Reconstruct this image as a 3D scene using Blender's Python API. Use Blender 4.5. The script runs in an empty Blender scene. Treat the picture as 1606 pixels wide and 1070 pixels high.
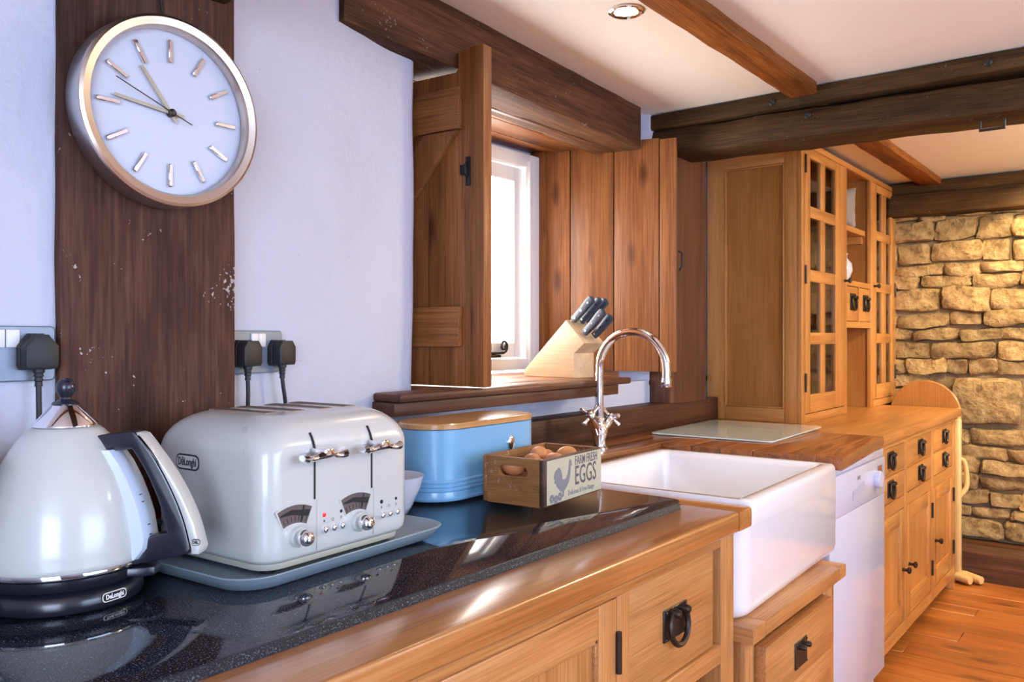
import bpy, bmesh, math, random
from math import sin, cos, pi, radians, sqrt, atan2
from mathutils import Vector, Matrix, noise

random.seed(7)
S = bpy.context.scene
COL = S.collection

# ------------------------------------------------------------------ camera
cd = bpy.data.cameras.new('camera'); cam = bpy.data.objects.new('camera', cd); COL.objects.link(cam)
cd.sensor_width = 36; cd.lens = 1300 / 1606 * 36; cd.shift_y = -5 / 1606; cd.clip_start = .02
cam.location = (0, 0, 1.295); cam.rotation_euler = (pi / 2, 0, radians(38.1 - 90))
S.camera = cam

# ------------------------------------------------------------------ world, lights, exposure
W = bpy.data.worlds.new('world'); S.world = W; W.use_nodes = True
bg = W.node_tree.nodes['Background']; bg.inputs[0].default_value = (1.0, .97, .92, 1); bg.inputs[1].default_value = 13.0
S.view_settings.view_transform = 'Standard'; S.view_settings.look = 'None'
S.view_settings.exposure = 0.18; S.view_settings.gamma = 1.0; S.view_settings.use_curve_mapping = False
S.cycles.max_bounces = 8; S.cycles.diffuse_bounces = 4; S.cycles.glossy_bounces = 4
S.cycles.transparent_max_bounces = 12; S.cycles.caustics_reflective = False; S.cycles.caustics_refractive = False
S.cycles.use_denoising = True
S.cycles.sample_clamp_indirect = 6

def area(name, loc, target, sx, sy, power, col, portal=False):
    l = bpy.data.lights.new(name, 'AREA'); l.shape = 'RECTANGLE'; l.size = sx; l.size_y = sy; l.energy = power; l.color = col
    o = bpy.data.objects.new(name, l); COL.objects.link(o); o.location = loc
    o.rotation_euler = (Vector(target) - Vector(loc)).to_track_quat('-Z', 'Y').to_euler()
    if portal: l.cycles.is_portal = True
    return o
def spot(name, loc, power, col, angle=110, blend=.9, size=.05, target=None):
    l = bpy.data.lights.new(name, 'SPOT'); l.energy = power; l.color = col; l.spot_size = radians(angle); l.spot_blend = blend
    l.shadow_soft_size = size
    o = bpy.data.objects.new(name, l); COL.objects.link(o); o.location = loc
    if target: o.rotation_euler = (Vector(target) - Vector(loc)).to_track_quat('-Z', 'Y').to_euler()
    return o
COOL = (.62, .75, 1.0); WARM = (1.0, .74, .44)
# assumed daylight from behind the camera: area lights added before solid, windowless walls
area('assumed_daylight_side', (-2.1, -.9, 1.4), (1.2, 1.2, 1.15), 2.6, 1.4, 150, COOL)  # assumed window light, added in front of the solid left wall
area('assumed_daylight_rear', (1.6, -2.7, 1.45), (1.9, 1.4, 1.1), 2.4, 1.2, 84, (.52, .69, 1.0))  # added area light, the back wall behind it has no window
area('window_portal', (2.3, 2.16, 1.6), (2.3, 0, 1.6), .95, .9, 1, (1, 1, 1), portal=True)
# unseen ceiling downlights assumed in the kitchen and the room beyond the cross beam
for i, (x, y, p) in enumerate([(1.5, -.4, 5), (3.9, .35, 24), (4.2, -1.0, 22)]):
    spot('downlight_glow', (x, y, 2.16), p, WARM, 130, 1.0, .06)
def fill_point(name, loc, power, col, size=.12):
    l = bpy.data.lights.new(name, 'POINT'); l.energy = power; l.color = col; l.shadow_soft_size = size
    o = bpy.data.objects.new(name, l); COL.objects.link(o); o.location = loc
fill_point('fill_point_far_room', (4.25, -.8, 1.93), 100, (1, .82, .52), .15)  # unseen point light added to brighten the far ceiling and stones
fill_point('fill_point_kitchen', (2.5, -.75, 2.02), 12, (1, .92, .76), .12)  # added fill near the ceiling, no such lamp in view
spot('stone_wall_fill', (3.75, .10, 2.12), 105, (1, .82, .50), 84, .9, .05, (5.19, .70, .95))  # unseen spot added to lift the dark stone wall
spot('assumed_wall_washer_glow', (4.80, .50, 2.15), 42, (1, .80, .44), 120, 1.0, .05, (5.15, .42, 1.2))  # unseen ceiling spot, assumed from the warm light high on the stones

# ------------------------------------------------------------------ materials
MATS = {}
def new_mat(name):
    m = bpy.data.materials.new(name); m.use_nodes = True
    MATS[name] = m
    return m, m.node_tree.nodes, m.node_tree.links, m.node_tree.nodes['Principled BSDF']
def plain(name, col, rough=.5, metal=0, coat=0, coat_r=.05, spec=.5, emit=None, es=0, trans=0, sss=0):
    m, n, l, b = new_mat(name)
    b.inputs['Base Color'].default_value = (*col, 1); b.inputs['Roughness'].default_value = rough
    b.inputs['Metallic'].default_value = metal; b.inputs['Coat Weight'].default_value = coat
    b.inputs['Coat Roughness'].default_value = coat_r; b.inputs['Specular IOR Level'].default_value = spec
    b.inputs['Transmission Weight'].default_value = trans
    if emit: b.inputs['Emission Color'].default_value = (*emit, 1); b.inputs['Emission Strength'].default_value = es
    # faint mottling so that no surface is perfectly even
    if metal < .5 and not trans:
        t = n.new('ShaderNodeTexCoord'); q = n.new('ShaderNodeTexNoise'); q.inputs['Scale'].default_value = 8; q.inputs['Detail'].default_value = 2
        l.new(t.outputs['Object'], q.inputs['Vector'])
        r = n.new('ShaderNodeMapRange'); r.inputs['To Min'].default_value = max(0, rough - .015); r.inputs['To Max'].default_value = min(1, rough + .015)
        l.new(q.outputs['Fac'], r.inputs['Value']); l.new(r.outputs['Result'], b.inputs['Roughness'])
    return m
def wood(name, cols, axis=0, stretch=14, scale=1.0, rough=.45, coat=0, coat_r=.15, knots=0, speck=0, bump=.15, vary=.25, fine=60, spec=.5):
    """cols: dark, mid, light (linear)"""
    m, n, l, b = new_mat(name)
    tc = n.new('ShaderNodeTexCoord'); oi = n.new('ShaderNodeObjectInfo')
    off = n.new('ShaderNodeVectorMath'); off.operation = 'SCALE'; off.inputs[0].default_value = (7, 5, 11)
    l.new(oi.outputs['Random'], off.inputs['Scale'])
    add = n.new('ShaderNodeVectorMath'); l.new(tc.outputs['Object'], add.inputs[0]); l.new(off.outputs[0], add.inputs[1])
    mp = n.new('ShaderNodeMapping'); sc = [stretch * scale] * 3; sc[axis] = 1.0 * scale; mp.inputs['Scale'].default_value = sc
    l.new(add.outputs[0], mp.inputs['Vector'])
    n1 = n.new('ShaderNodeTexNoise'); n1.inputs['Scale'].default_value = 1.6; n1.inputs['Detail'].default_value = 7; n1.inputs['Roughness'].default_value = .6; n1.inputs['Distortion'].default_value = .35
    l.new(mp.outputs[0], n1.inputs['Vector'])
    mp2 = n.new('ShaderNodeMapping'); sc2 = [fine * 4 * scale] * 3; sc2[axis] = 5 * scale; mp2.inputs['Scale'].default_value = sc2
    l.new(add.outputs[0], mp2.inputs['Vector'])
    n2 = n.new('ShaderNodeTexNoise'); n2.inputs['Scale'].default_value = 1; n2.inputs['Detail'].default_value = 4
    l.new(mp2.outputs[0], n2.inputs['Vector'])
    mx = n.new('ShaderNodeMath'); mx.operation = 'MULTIPLY_ADD'; mx.inputs[1].default_value = .5; l.new(n2.outputs['Fac'], mx.inputs[0])
    m1 = n.new('ShaderNodeMath'); m1.operation = 'MULTIPLY'; m1.inputs[1].default_value = .58; l.new(n1.outputs['Fac'], m1.inputs[0]); l.new(m1.outputs[0], mx.inputs[2])
    cr = n.new('ShaderNodeValToRGB'); e = cr.color_ramp.elements
    e[0].position = .38; e[0].color = (*cols[0], 1); e[1].position = .70; e[1].color = (*cols[2], 1)
    k = e.new(.54); k.color = (*cols[1], 1)
    l.new(mx.outputs[0], cr.inputs['Fac'])
    out = cr.outputs['Color']
    # tone per board
    hv = n.new('ShaderNodeHueSaturation'); mr = n.new('ShaderNodeMapRange'); mr.inputs['To Min'].default_value = 1 - vary; mr.inputs['To Max'].default_value = 1 + vary
    l.new(oi.outputs['Random'], mr.inputs['Value']); l.new(mr.outputs[0], hv.inputs['Value']); l.new(out, hv.inputs['Color']); out = hv.outputs['Color']
    if knots:
        mk = n.new('ShaderNodeMapping'); sk = [9 * knots] * 3; sk[axis] = 3.2 * knots; mk.inputs['Scale'].default_value = sk
        l.new(add.outputs[0], mk.inputs['Vector'])
        vo = n.new('ShaderNodeTexVoronoi'); vo.inputs['Scale'].default_value = 1; l.new(mk.outputs[0], vo.inputs['Vector'])
        kr = n.new('ShaderNodeValToRGB'); ke = kr.color_ramp.elements
        ke[0].position = .06; ke[0].color = (.28, .22, .18, 1); ke[1].position = .2; ke[1].color = (1, 1, 1, 1)
        l.new(vo.outputs['Distance'], kr.inputs['Fac'])
        mm = n.new('ShaderNodeMix'); mm.data_type = 'RGBA'; mm.blend_type = 'MULTIPLY'; mm.inputs[0].default_value = .8
        l.new(out, mm.inputs[6]); l.new(kr.outputs['Color'], mm.inputs[7]); out = mm.outputs[2]
    if speck:
        ns = n.new('ShaderNodeTexNoise'); ns.inputs['Scale'].default_value = 120; ns.inputs['Detail'].default_value = 2
        l.new(tc.outputs['Object'], ns.inputs['Vector'])
        nb = n.new('ShaderNodeTexNoise'); nb.inputs['Scale'].default_value = 9; l.new(tc.outputs['Object'], nb.inputs['Vector'])
        ad = n.new('ShaderNodeMath'); ad.operation = 'MULTIPLY'; l.new(ns.outputs['Fac'], ad.inputs[0]); l.new(nb.outputs['Fac'], ad.inputs[1])
        sr = n.new('ShaderNodeValToRGB'); sr.color_ramp.elements[0].position = .405; sr.color_ramp.elements[0].color = (0, 0, 0, 1); sr.color_ramp.elements[1].position = .43
        l.new(ad.outputs[0], sr.inputs['Fac'])
        mm = n.new('ShaderNodeMix'); mm.data_type = 'RGBA'; mm.inputs[7].default_value = (.55, .48, .45, 1)
        ml = n.new('ShaderNodeMath'); ml.operation = 'MULTIPLY'; ml.inputs[1].default_value = speck; l.new(sr.outputs['Color'], ml.inputs[0])
        l.new(ml.outputs[0], mm.inputs[0]); l.new(out, mm.inputs[6]); out = mm.outputs[2]
    l.new(out, b.inputs['Base Color'])
    b.inputs['Roughness'].default_value = rough; b.inputs['Coat Weight'].default_value = coat; b.inputs['Coat Roughness'].default_value = coat_r; b.inputs['Specular IOR Level'].default_value = spec
    if bump:
        bp = n.new('ShaderNodeBump'); bp.inputs['Strength'].default_value = bump; bp.inputs['Distance'].default_value = .004
        l.new(mx.outputs[0], bp.inputs['Height']); l.new(bp.outputs[0], b.inputs['Normal'])
    return m
def woods(name, *a, **k):
    return [wood(name + '_' + 'xyz'[i], *a, axis=i, **k) for i in range(3)]

OAK = woods('oak', [(.30, .115, .030), (.47, .205, .062), (.60, .30, .105)], rough=.38, coat=.35, coat_r=.18, vary=.10, stretch=10)
OAKTOP = woods('oak_worktop', [(.30, .105, .024), (.46, .185, .050), (.56, .26, .085)], rough=.3, coat=.8, coat_r=.16, vary=.08, bump=.06)
SIDE = woods('sideboard_oak', [(.36, .14, .030), (.50, .215, .055), (.60, .29, .085)], rough=.35, coat=.3, coat_r=.2, vary=.05, bump=.05)
HUTCHSIDE = woods('shaded_hutch_oak', [(.27, .098, .017), (.37, .145, .030), (.45, .195, .05)], rough=.4, coat=.2, vary=.04, stretch=6, bump=.04)  # darker copy of the sideboard oak, the hutch side's shading put into the colour
TOPW = woods('iroko_worktop', [(.13, .038, .012), (.27, .085, .024), (.40, .15, .045)], rough=.28, coat=.6, coat_r=.15, vary=.18, bump=.08)
PINE = woods('stained_pine', [(.13, .042, .013), (.245, .086, .024), (.36, .138, .038)], rough=.45, coat=.12, coat_r=.3, spec=.3, vary=.16, knots=.9, stretch=9, bump=.12)
DARKPINE = woods('dark_stained_sill', [(.050, .018, .010), (.100, .036, .018), (.165, .062, .028)], rough=.45, coat=.12, coat_r=.3, vary=.1, bump=.15, spec=.25)
BEAM = woods('old_brown_beam', [(.036, .016, .009), (.085, .036, .018), (.155, .072, .034)], rough=.65, vary=.05, stretch=9, bump=.5, scale=1.2, speck=.25, spec=.12)
POST = woods('dark_brown_post', [(.030, .013, .009), (.068, .028, .019), (.125, .056, .036)], rough=.6, vary=.05, stretch=4, bump=.5, scale=1.6, speck=.75, spec=.15, fine=22)
JOIST = woods('orange_stained_joist', [(.08, .025, .007), (.20, .066, .014), (.36, .13, .030)], rough=.5, vary=.08, stretch=7, bump=.5, scale=1.2, spec=.12)
CROSS = woods('black_brown_beam', [(.026, .013, .006), (.055, .028, .011), (.10, .054, .020)], rough=.6, vary=.05, stretch=7, bump=.6, scale=1.2, speck=.12, spec=.12)
CRATE = woods('weathered_crate', [(.13, .048, .011), (.26, .108, .028), (.38, .175, .052)], rough=.6, vary=.06, stretch=4, bump=.3, scale=3, speck=.35)
CRATED = woods('crate_dark_edge', [(.03, .012, .010), (.06, .022, .016), (.12, .045, .03)], rough=.5, vary=.05, bump=.2)
BEECH = woods('pale_beech', [(.55, .37, .20), (.66, .47, .28), (.74, .56, .36)], rough=.45, vary=.04, bump=.05)
BAMBOO = woods('bamboo_lid', [(.38, .175, .055), (.52, .26, .09), (.62, .34, .13)], rough=.28, coat=.7, coat_r=.14, vary=.03, bump=.03, scale=2)
PALE = woods('pale_varnished_birch', [(.62, .36, .12), (.74, .47, .19), (.80, .55, .26)], rough=.35, coat=.3, vary=.05, bump=.03)
FLOORW = woods('pine_floor', [(.22, .062, .010), (.40, .125, .022), (.52, .19, .045)], rough=.38, coat=.35, coat_r=.22, vary=.12, knots=.8, stretch=9, bump=.1)
LEDGE = woods('dark_ledge', [(.030, .011, .006), (.060, .023, .012), (.11, .045, .022)], rough=.5, vary=.05, bump=.2, spec=.2)

def plaster(name, col, strength=.35, s1=9, s2=55):
    m, n, l, b = new_mat(name)
    tc = n.new('ShaderNodeTexCoord')
    a = n.new('ShaderNodeTexNoise'); a.inputs['Scale'].default_value = s1; a.inputs['Detail'].default_value = 6; a.inputs['Roughness'].default_value = .55; a.inputs['Distortion'].default_value = .6
    c = n.new('ShaderNodeTexNoise'); c.inputs['Scale'].default_value = s2; c.inputs['Detail'].default_value = 4
    l.new(tc.outputs['Object'], a.inputs['Vector']); l.new(tc.outputs['Object'], c.inputs['Vector'])
    ad = n.new('ShaderNodeMath'); ad.operation = 'MULTIPLY_ADD'; ad.inputs[1].default_value = .25; l.new(c.outputs['Fac'], ad.inputs[0]); l.new(a.outputs['Fac'], ad.inputs[2])
    bp = n.new('ShaderNodeBump'); bp.inputs['Strength'].default_value = strength; bp.inputs['Distance'].default_value = .02
    l.new(ad.outputs[0], bp.inputs['Height']); l.new(bp.outputs[0], b.inputs['Normal'])
    cr = n.new('ShaderNodeValToRGB'); cr.color_ramp.elements[0].color = (*[v * .93 for v in col], 1); cr.color_ramp.elements[1].color = (*col, 1)
    l.new(a.outputs['Fac'], cr.inputs['Fac'])
    # the odd chip and scuff
    sp = n.new('ShaderNodeTexVoronoi'); sp.inputs['Scale'].default_value = 11; l.new(tc.outputs['Object'], sp.inputs['Vector'])
    sr = n.new('ShaderNodeValToRGB'); sr.color_ramp.elements[0].position = .012; sr.color_ramp.elements[0].color = (.35, .33, .36, 1); sr.color_ramp.elements[1].position = .022; sr.color_ramp.elements[1].color = (1, 1, 1, 1)
    l.new(sp.outputs['Distance'], sr.inputs['Fac'])
    mm = n.new('ShaderNodeMix'); mm.data_type = 'RGBA'; mm.blend_type = 'MULTIPLY'; mm.inputs[0].default_value = .7
    l.new(cr.outputs['Color'], mm.inputs[6]); l.new(sr.outputs['Color'], mm.inputs[7])
    l.new(mm.outputs[2], b.inputs['Base Color']); b.inputs['Roughness'].default_value = .55
    return m
PLASTER = plaster('lime_plaster', (.57, .585, .70))
CEIL = plaster('ceiling_paint', (.93, .89, .81), .06, 4, 30)
def granite(name, ro, spc):
    m, n, l, b = new_mat(name)
    tc = n.new('ShaderNodeTexCoord')
    v = n.new('ShaderNodeTexNoise'); v.inputs['Scale'].default_value = 430; v.inputs['Detail'].default_value = 3; l.new(tc.outputs['Object'], v.inputs['Vector'])
    r = n.new('ShaderNodeValToRGB'); e = r.color_ramp.elements
    e[0].position = .46; e[0].color = (.006, .007, .010, 1); e[1].position = .70; e[1].color = (.15, .175, .225, 1)
    k = e.new(.58); k.color = (.020, .024, .032, 1)
    l.new(v.outputs['Fac'], r.inputs['Fac']); l.new(r.outputs['Color'], b.inputs['Base Color'])
    b.inputs['Roughness'].default_value = ro; b.inputs['Specular IOR Level'].default_value = spc
    return m
GRANITE = granite('black_speckled_granite', .06, .75); GRANITER = granite('rough_granite_edge', .55, .4)
def stone_mat(name='honey_limestone'):
    m, n, l, b = new_mat(name)
    tc = n.new('ShaderNodeTexCoord'); oi = n.new('ShaderNodeObjectInfo')
    a = n.new('ShaderNodeTexNoise'); a.inputs['Scale'].default_value = 16; a.inputs['Detail'].default_value = 10; a.inputs['Roughness'].default_value = .65; l.new(tc.outputs['Object'], a.inputs['Vector'])
    r = n.new('ShaderNodeValToRGB'); e = r.color_ramp.elements
    e[0].position = .32; e[0].color = (.17, .095, .036, 1); e[1].position = .72; e[1].color = (.62, .45, .24, 1); k = e.new(.5); k.color = (.42, .27, .115, 1)
    l.new(a.outputs['Fac'], r.inputs['Fac'])
    h = n.new('ShaderNodeHueSaturation'); mr = n.new('ShaderNodeMapRange'); mr.inputs['To Min'].default_value = .75; mr.inputs['To Max'].default_value = 1.2
    l.new(oi.outputs['Random'], mr.inputs['Value']); l.new(mr.outputs[0], h.inputs['Value']); l.new(r.outputs['Color'], h.inputs['Color'])
    l.new(h.outputs['Color'], b.inputs['Base Color']); b.inputs['Roughness'].default_value = .9
    bp = n.new('ShaderNodeBump'); bp.inputs['Strength'].default_value = 1; bp.inputs['Distance'].default_value = .045; l.new(a.outputs['Fac'], bp.inputs['Height']); l.new(bp.outputs[0], b.inputs['Normal'])
    return m
STONE = stone_mat()
MORTAR = plaster('sandy_mortar', (.30, .19, .085), .9, 16, 70)
def glass_mat(name, col=(1, 1, 1), refl=1.5, tint=1.0):
    m, n, l, b = new_mat(name)
    n.remove(b); o = n['Material Output']
    tr = n.new('ShaderNodeBsdfTransparent'); tr.inputs[0].default_value = (*[c * tint for c in col], 1)
    gl = n.new('ShaderNodeBsdfGlossy'); gl.inputs['Roughness'].default_value = .02
    f = n.new('ShaderNodeFresnel'); f.inputs['IOR'].default_value = refl
    ge = n.new('ShaderNodeNewGeometry'); iv = n.new('ShaderNodeMath'); iv.operation = 'SUBTRACT'; iv.inputs[0].default_value = 1; l.new(ge.outputs['Backfacing'], iv.inputs[1])
    fm = n.new('ShaderNodeMath'); fm.operation = 'MULTIPLY'; l.new(f.outputs[0], fm.inputs[0]); l.new(iv.outputs[0], fm.inputs[1])
    mx = n.new('ShaderNodeMixShader'); l.new(fm.outputs[0], mx.inputs[0]); l.new(tr.outputs[0], mx.inputs[1]); l.new(gl.outputs[0], mx.inputs[2]); l.new(mx.outputs[0], o.inputs[0])
    return m
GLASS = glass_mat('window_glass'); CABGLASS = glass_mat('cabinet_glass', refl=2.0, tint=.8); CLOCKGLASS = glass_mat('clock_glass', refl=1.2)

CREAM = plain('cream_enamel', (.60, .595, .56), .28, coat=.4, coat_r=.1)
CREAMD = plain('cream_plastic_base', (.62, .60, .50), .4)
CHROME = plain('chrome', (.88, .88, .90), .06, 1)
STEEL = plain('brushed_copper_steel', (.66, .56, .48), .3, 1)
SATIN = plain('satin_steel', (.70, .69, .68), .32, 1)
BLACK = plain('black_plastic', (.012, .012, .018), .28, coat=.2)
MATTB = plain('black_rubber', (.012, .012, .014), .5)
NAVY = plain('dark_handle_plastic', (.013, .013, .026), .3, coat=.3, coat_r=.15)
IRON = plain('black_iron', (.02, .018, .017), .5, .3)
BRONZE = plain('dark_bronze', (.055, .042, .034), .42, .8)
SLOT = plain('dark_slot', (.01, .01, .01), .7)
CRUMB = plain('toaster_slot_liner', (.34, .28, .21), .5); CRUMBD = plain('toaster_slot_depth', (.10, .08, .06), .6)
WHITE = plain('white_paint', (.80, .79, .77), .4)
DIAL = plain('white_dial', (.60, .64, .76), .4)
CERAMIC = plain('glazed_white_fireclay', (.84, .83, .86), .12, coat=.8, coat_r=.04)
APPLIANCE = plain('white_appliance', (.58, .60, .74), .25, coat=.5, coat_r=.1)
PORCELAIN = plain('white_porcelain', (.66, .66, .76), .2, coat=.4)
BLUE = plain('powder_blue_enamel', (.20, .44, .68), .28, coat=.4, coat_r=.12)
TRAYM = plain('grey_blue_tray', (.27, .345, .40), .4)
GAUGE = plain('frosted_gauge', (.62, .70, .82), .18, coat=.5)
REDL = plain('red_indicator', (.6, .01, .02), .3, emit=(1, .02, .02), es=.6)
PLATEBLUE = plain('brushed_socket_plate', (.24, .28, .34), .42, .3)
EGG = plain('brown_eggshell', (.60, .25, .095), .45)
CRATELABEL = plain('printed_cream_label', (.52, .48, .34), .5)
INK = plain('dark_print', (.09, .085, .10), .6)
INKL = plain('grey_print', (.20, .20, .23), .6)
FROST = plain('frosted_green_glass', (.62, .74, .70), .16, coat=.8, coat_r=.05)
CUSHION = plain('grey_quilted_cloth', (.27, .235, .215), .9)
CORDM = plain('pale_cord', (.62, .56, .48), .85)
LAMP = plain('lamp_glass', (1, .9, .7), .4, emit=(1, .86, .62), es=25)
DARKJAR = plain('dark_glossy_jar', (.015, .006, .02), .1, coat=.8)
JARRED = plain('dark_red_band', (.20, .008, .02), .2)
KNIFEH = plain('blue_black_handle', (.030, .045, .075), .3, coat=.2)

# ------------------------------------------------------------------ mesh helpers
def B(): return bmesh.new()
def box(bm, x0, x1, y0, y1, z0, z1, bev=0, seg=2, mat=None):
    r = bmesh.ops.create_cube(bm, size=1)
    vs = r['verts']
    for v in vs:
        v.co = Vector(((x0 + x1) / 2 + v.co.x * (x1 - x0), (y0 + y1) / 2 + v.co.y * (y1 - y0), (z0 + z1) / 2 + v.co.z * (z1 - z0)))
    if mat is not None: bmesh.ops.transform(bm, matrix=mat, verts=vs)
    if bev:
        es = list({e for v in vs for e in v.link_edges})
        bmesh.ops.bevel(bm, geom=es, offset=bev, segments=seg, affect='EDGES', profile=.5)
    return bm
def loft(bm, rings, cap0=True, cap1=True, closed=True):
    R = [[bm.verts.new(p) for p in r] for r in rings]
    n = len(R[0])
    for a, b in zip(R, R[1:]):
        for i in range(n if closed else n - 1):
            j = (i + 1) % n
            bm.faces.new((a[i], a[j], b[j], b[i]))
    if cap0: bm.faces.new(R[0][::-1])
    if cap1: bm.faces.new(R[-1])
    return R
def lathe(bm, prof, seg=40, c=(0, 0, 0), axis='z', cap0=True, cap1=True):
    rings = []
    for r, h in prof:
        ring = []
        for i in range(seg):
            a = 2 * pi * i / seg
            p = (r * cos(a), r * sin(a), h)
            if axis == 'x': p = (h, r * cos(a), r * sin(a))
            if axis == 'y': p = (r * sin(a), h, r * cos(a))
            ring.append(Vector(p) + Vector(c))
        rings.append(ring)
    loft(bm, rings, cap0, cap1)
    return bm
def tube(bm, pts, r, seg=12, cap=True):
    pts = [Vector(p) for p in pts]
    rings = []; up = None
    for i, p in enumerate(pts):
        d = (pts[min(i + 1, len(pts) - 1)] - pts[max(i - 1, 0)]).normalized()
        if up is None:
            up = d.orthogonal().normalized()
        up = (up - d * up.dot(d)).normalized(); s = d.cross(up)
        rr = r[i] if isinstance(r, (list, tuple)) else r
        rings.append([p + (up * cos(2 * pi * k / seg) + s * sin(2 * pi * k / seg)) * rr for k in range(seg)])
    loft(bm, rings, cap, cap)
    return bm
def smoothpath(pts, n=8):
    P = [Vector(p) for p in pts]; out = []
    for i in range(len(P) - 1):
        p0, p1, p2, p3 = P[max(i - 1, 0)], P[i], P[i + 1], P[min(i + 2, len(P) - 1)]
        for k in range(n):
            t = k / n
            out.append(.5 * ((2 * p1) + (p2 - p0) * t + (2 * p0 - 5 * p1 + 4 * p2 - p3) * t * t + (3 * p1 - p0 - 3 * p2 + p3) * t ** 3))
    out.append(P[-1]); return out
def prism(bm, pts, d0, d1, axis='y', bev=0):
    """closed outline in 2D extruded between d0 and d1; axis y: pts are (x,z); axis x: (y,z); axis z: (x,y)"""
    def m(p, d):
        return {'y': (p[0], d, p[1]), 'x': (d, p[0], p[1]), 'z': (p[0], p[1], d)}[axis]
    A = [bm.verts.new(m(p, d0)) for p in pts]; Bv = [bm.verts.new(m(p, d1)) for p in pts]
    n = len(pts); fs = []
    for i in range(n):
        j = (i + 1) % n
        fs.append(bm.faces.new((A[i], A[j], Bv[j], Bv[i])))
    fa = bm.faces.new(A[::-1]); fb = bm.faces.new(Bv)
    bmesh.ops.recalc_face_normals(bm, faces=fs + [fa, fb])
    if bev:
        es = list(fa.edges) + list(fb.edges)
        bmesh.ops.bevel(bm, geom=es, offset=bev, segments=2, affect='EDGES', profile=.5)
    return bm
def rrect(w, d, r, seg=6, cx=0, cy=0):
    """rounded rectangle, list of (x,y)"""
    r = min(r, w / 2 - 1e-4, d / 2 - 1e-4); o = []
    for (sx, sy, a0) in ((1, 1, 0), (-1, 1, pi / 2), (-1, -1, pi), (1, -1, 3 * pi / 2)):
        for k in range(seg + 1):
            a = a0 + pi / 2 * k / seg
            o.append((cx + sx * (w / 2 - r) + r * cos(a), cy + sy * (d / 2 - r) + r * sin(a)))
    return o
def sphere(bm, c, r, u=20, v=12, sc=(1, 1, 1)):
    q = bmesh.ops.create_uvsphere(bm, u_segments=u, v_segments=v, radius=r)
    for w in q['verts']: w.co = Vector((w.co.x * sc[0], w.co.y * sc[1], w.co.z * sc[2])) + Vector(c)
    return bm
def obj(name, bm, mat, parent=None, smooth=True, angle=38, loc=None, rot=None, normals=True):
    if normals: bmesh.ops.recalc_face_normals(bm, faces=bm.faces[:])
    me = bpy.data.meshes.new(name); bm.to_mesh(me); bm.free()
    me.materials.append(mat)
    if smooth:
        me.shade_smooth(); me.set_sharp_from_angle(angle=radians(angle))
    o = bpy.data.objects.new(name, me); COL.objects.link(o)
    if parent: o.parent = parent
    if loc: o.location = loc
    if rot: o.rotation_euler = rot
    return o
def tag(o, label, cat=None, group=None, kind=None):
    o['label'] = label
    if cat: o['category'] = cat
    if group: o['group'] = group
    if kind: o['kind'] = kind
    return o
def thing(name, label, cat, loc=(0, 0, 0), rotz=0, group=None, kind=None):
    o = bpy.data.objects.new(name, None); COL.objects.link(o); o.empty_display_size = .05
    o.location = loc; o.rotation_euler = (0, 0, rotz)
    return tag(o, label, cat, group, kind)
def struct(name, bm, mat, label, parent=None, **k):
    o = obj(name, bm, mat, parent, **k); o['kind'] = 'structure'; o['label'] = label
    return o
def part(name, src, parent, loc=(0, 0, 0), rot=(0, 0, 0), scale=None):
    """another object on the same mesh"""
    o = src.copy(); COL.objects.link(o); o.parent = parent; o.location = loc; o.rotation_euler = rot
    if scale: o.scale = scale
    return o
def copy_tree(o, parent=None):
    c = o.copy(); COL.objects.link(c); c.parent = parent
    for ch in list(o.children): copy_tree(ch, c)
    return c
def text_mesh(name, s, size, mat, parent, matrix, sx=1.0, extrude=.0003, align='CENTER', spacing=1.0, bold=0):
    cu = bpy.data.curves.new(name, 'FONT'); cu.body = s; cu.size = size; cu.extrude = extrude; cu.align_x = align; cu.align_y = 'CENTER'
    cu.space_character = spacing; cu.resolution_u = 3; cu.offset = bold
    t = bpy.data.objects.new(name, cu); COL.objects.link(t)
    dg = bpy.context.evaluated_depsgraph_get(); me = bpy.data.meshes.new_from_object(t.evaluated_get(dg))
    bpy.data.objects.remove(t); bpy.data.curves.remove(cu)
    me.transform(matrix @ Matrix.Diagonal((sx, 1, 1, 1)))
    me.materials.clear(); me.materials.append(mat)
    o = bpy.data.objects.new(name, me); COL.objects.link(o); o.parent = parent
    return o
def frame_mat(origin, xdir, ydir):
    x = Vector(xdir).normalized(); y = Vector(ydir).normalized(); z = x.cross(y)
    m = Matrix((x, y, z)).transposed().to_4x4(); m.translation = Vector(origin)
    return m
FRONT = lambda x, y, z: frame_mat((x, y, z), (1, 0, 0), (0, 0, 1))   # reads upright when seen from -y
def jitter(bm, amt, sc=6, seed=0, axes=(1, 1, 1)):
    for v in bm.verts:
        q = noise.noise_vector(v.co * sc + Vector((seed, seed * 2.3, seed * .7)))
        v.co += Vector((q.x * axes[0], q.y * axes[1], q.z * axes[2])) * amt
def rough_beam(L, w, h, bev, amt, seed, n=24):
    """beam along local x from 0..L, section w (y) x h (z), centred in y, z 0..h, hewn by hand"""
    bm = B(); rings = []
    sec = rrect(w, h, bev, 2, 0, h / 2)
    sec2 = []
    for a, b in zip(sec, sec[1:] + sec[:1]):
        sec2.append(a); dx = sqrt((b[0] - a[0]) ** 2 + (b[1] - a[1]) ** 2); k = int(dx / .04)
        for i in range(1, k): sec2.append((a[0] + (b[0] - a[0]) * i / k, a[1] + (b[1] - a[1]) * i / k))
    for i in range(n + 1):
        rings.append([Vector((L * i / n, p[0], p[1])) for p in sec2])
    loft(bm, rings); jitter(bm, amt, 7, seed)
    return bm

# ================================================================== THE SETTING
ZC = 2.215
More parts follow.
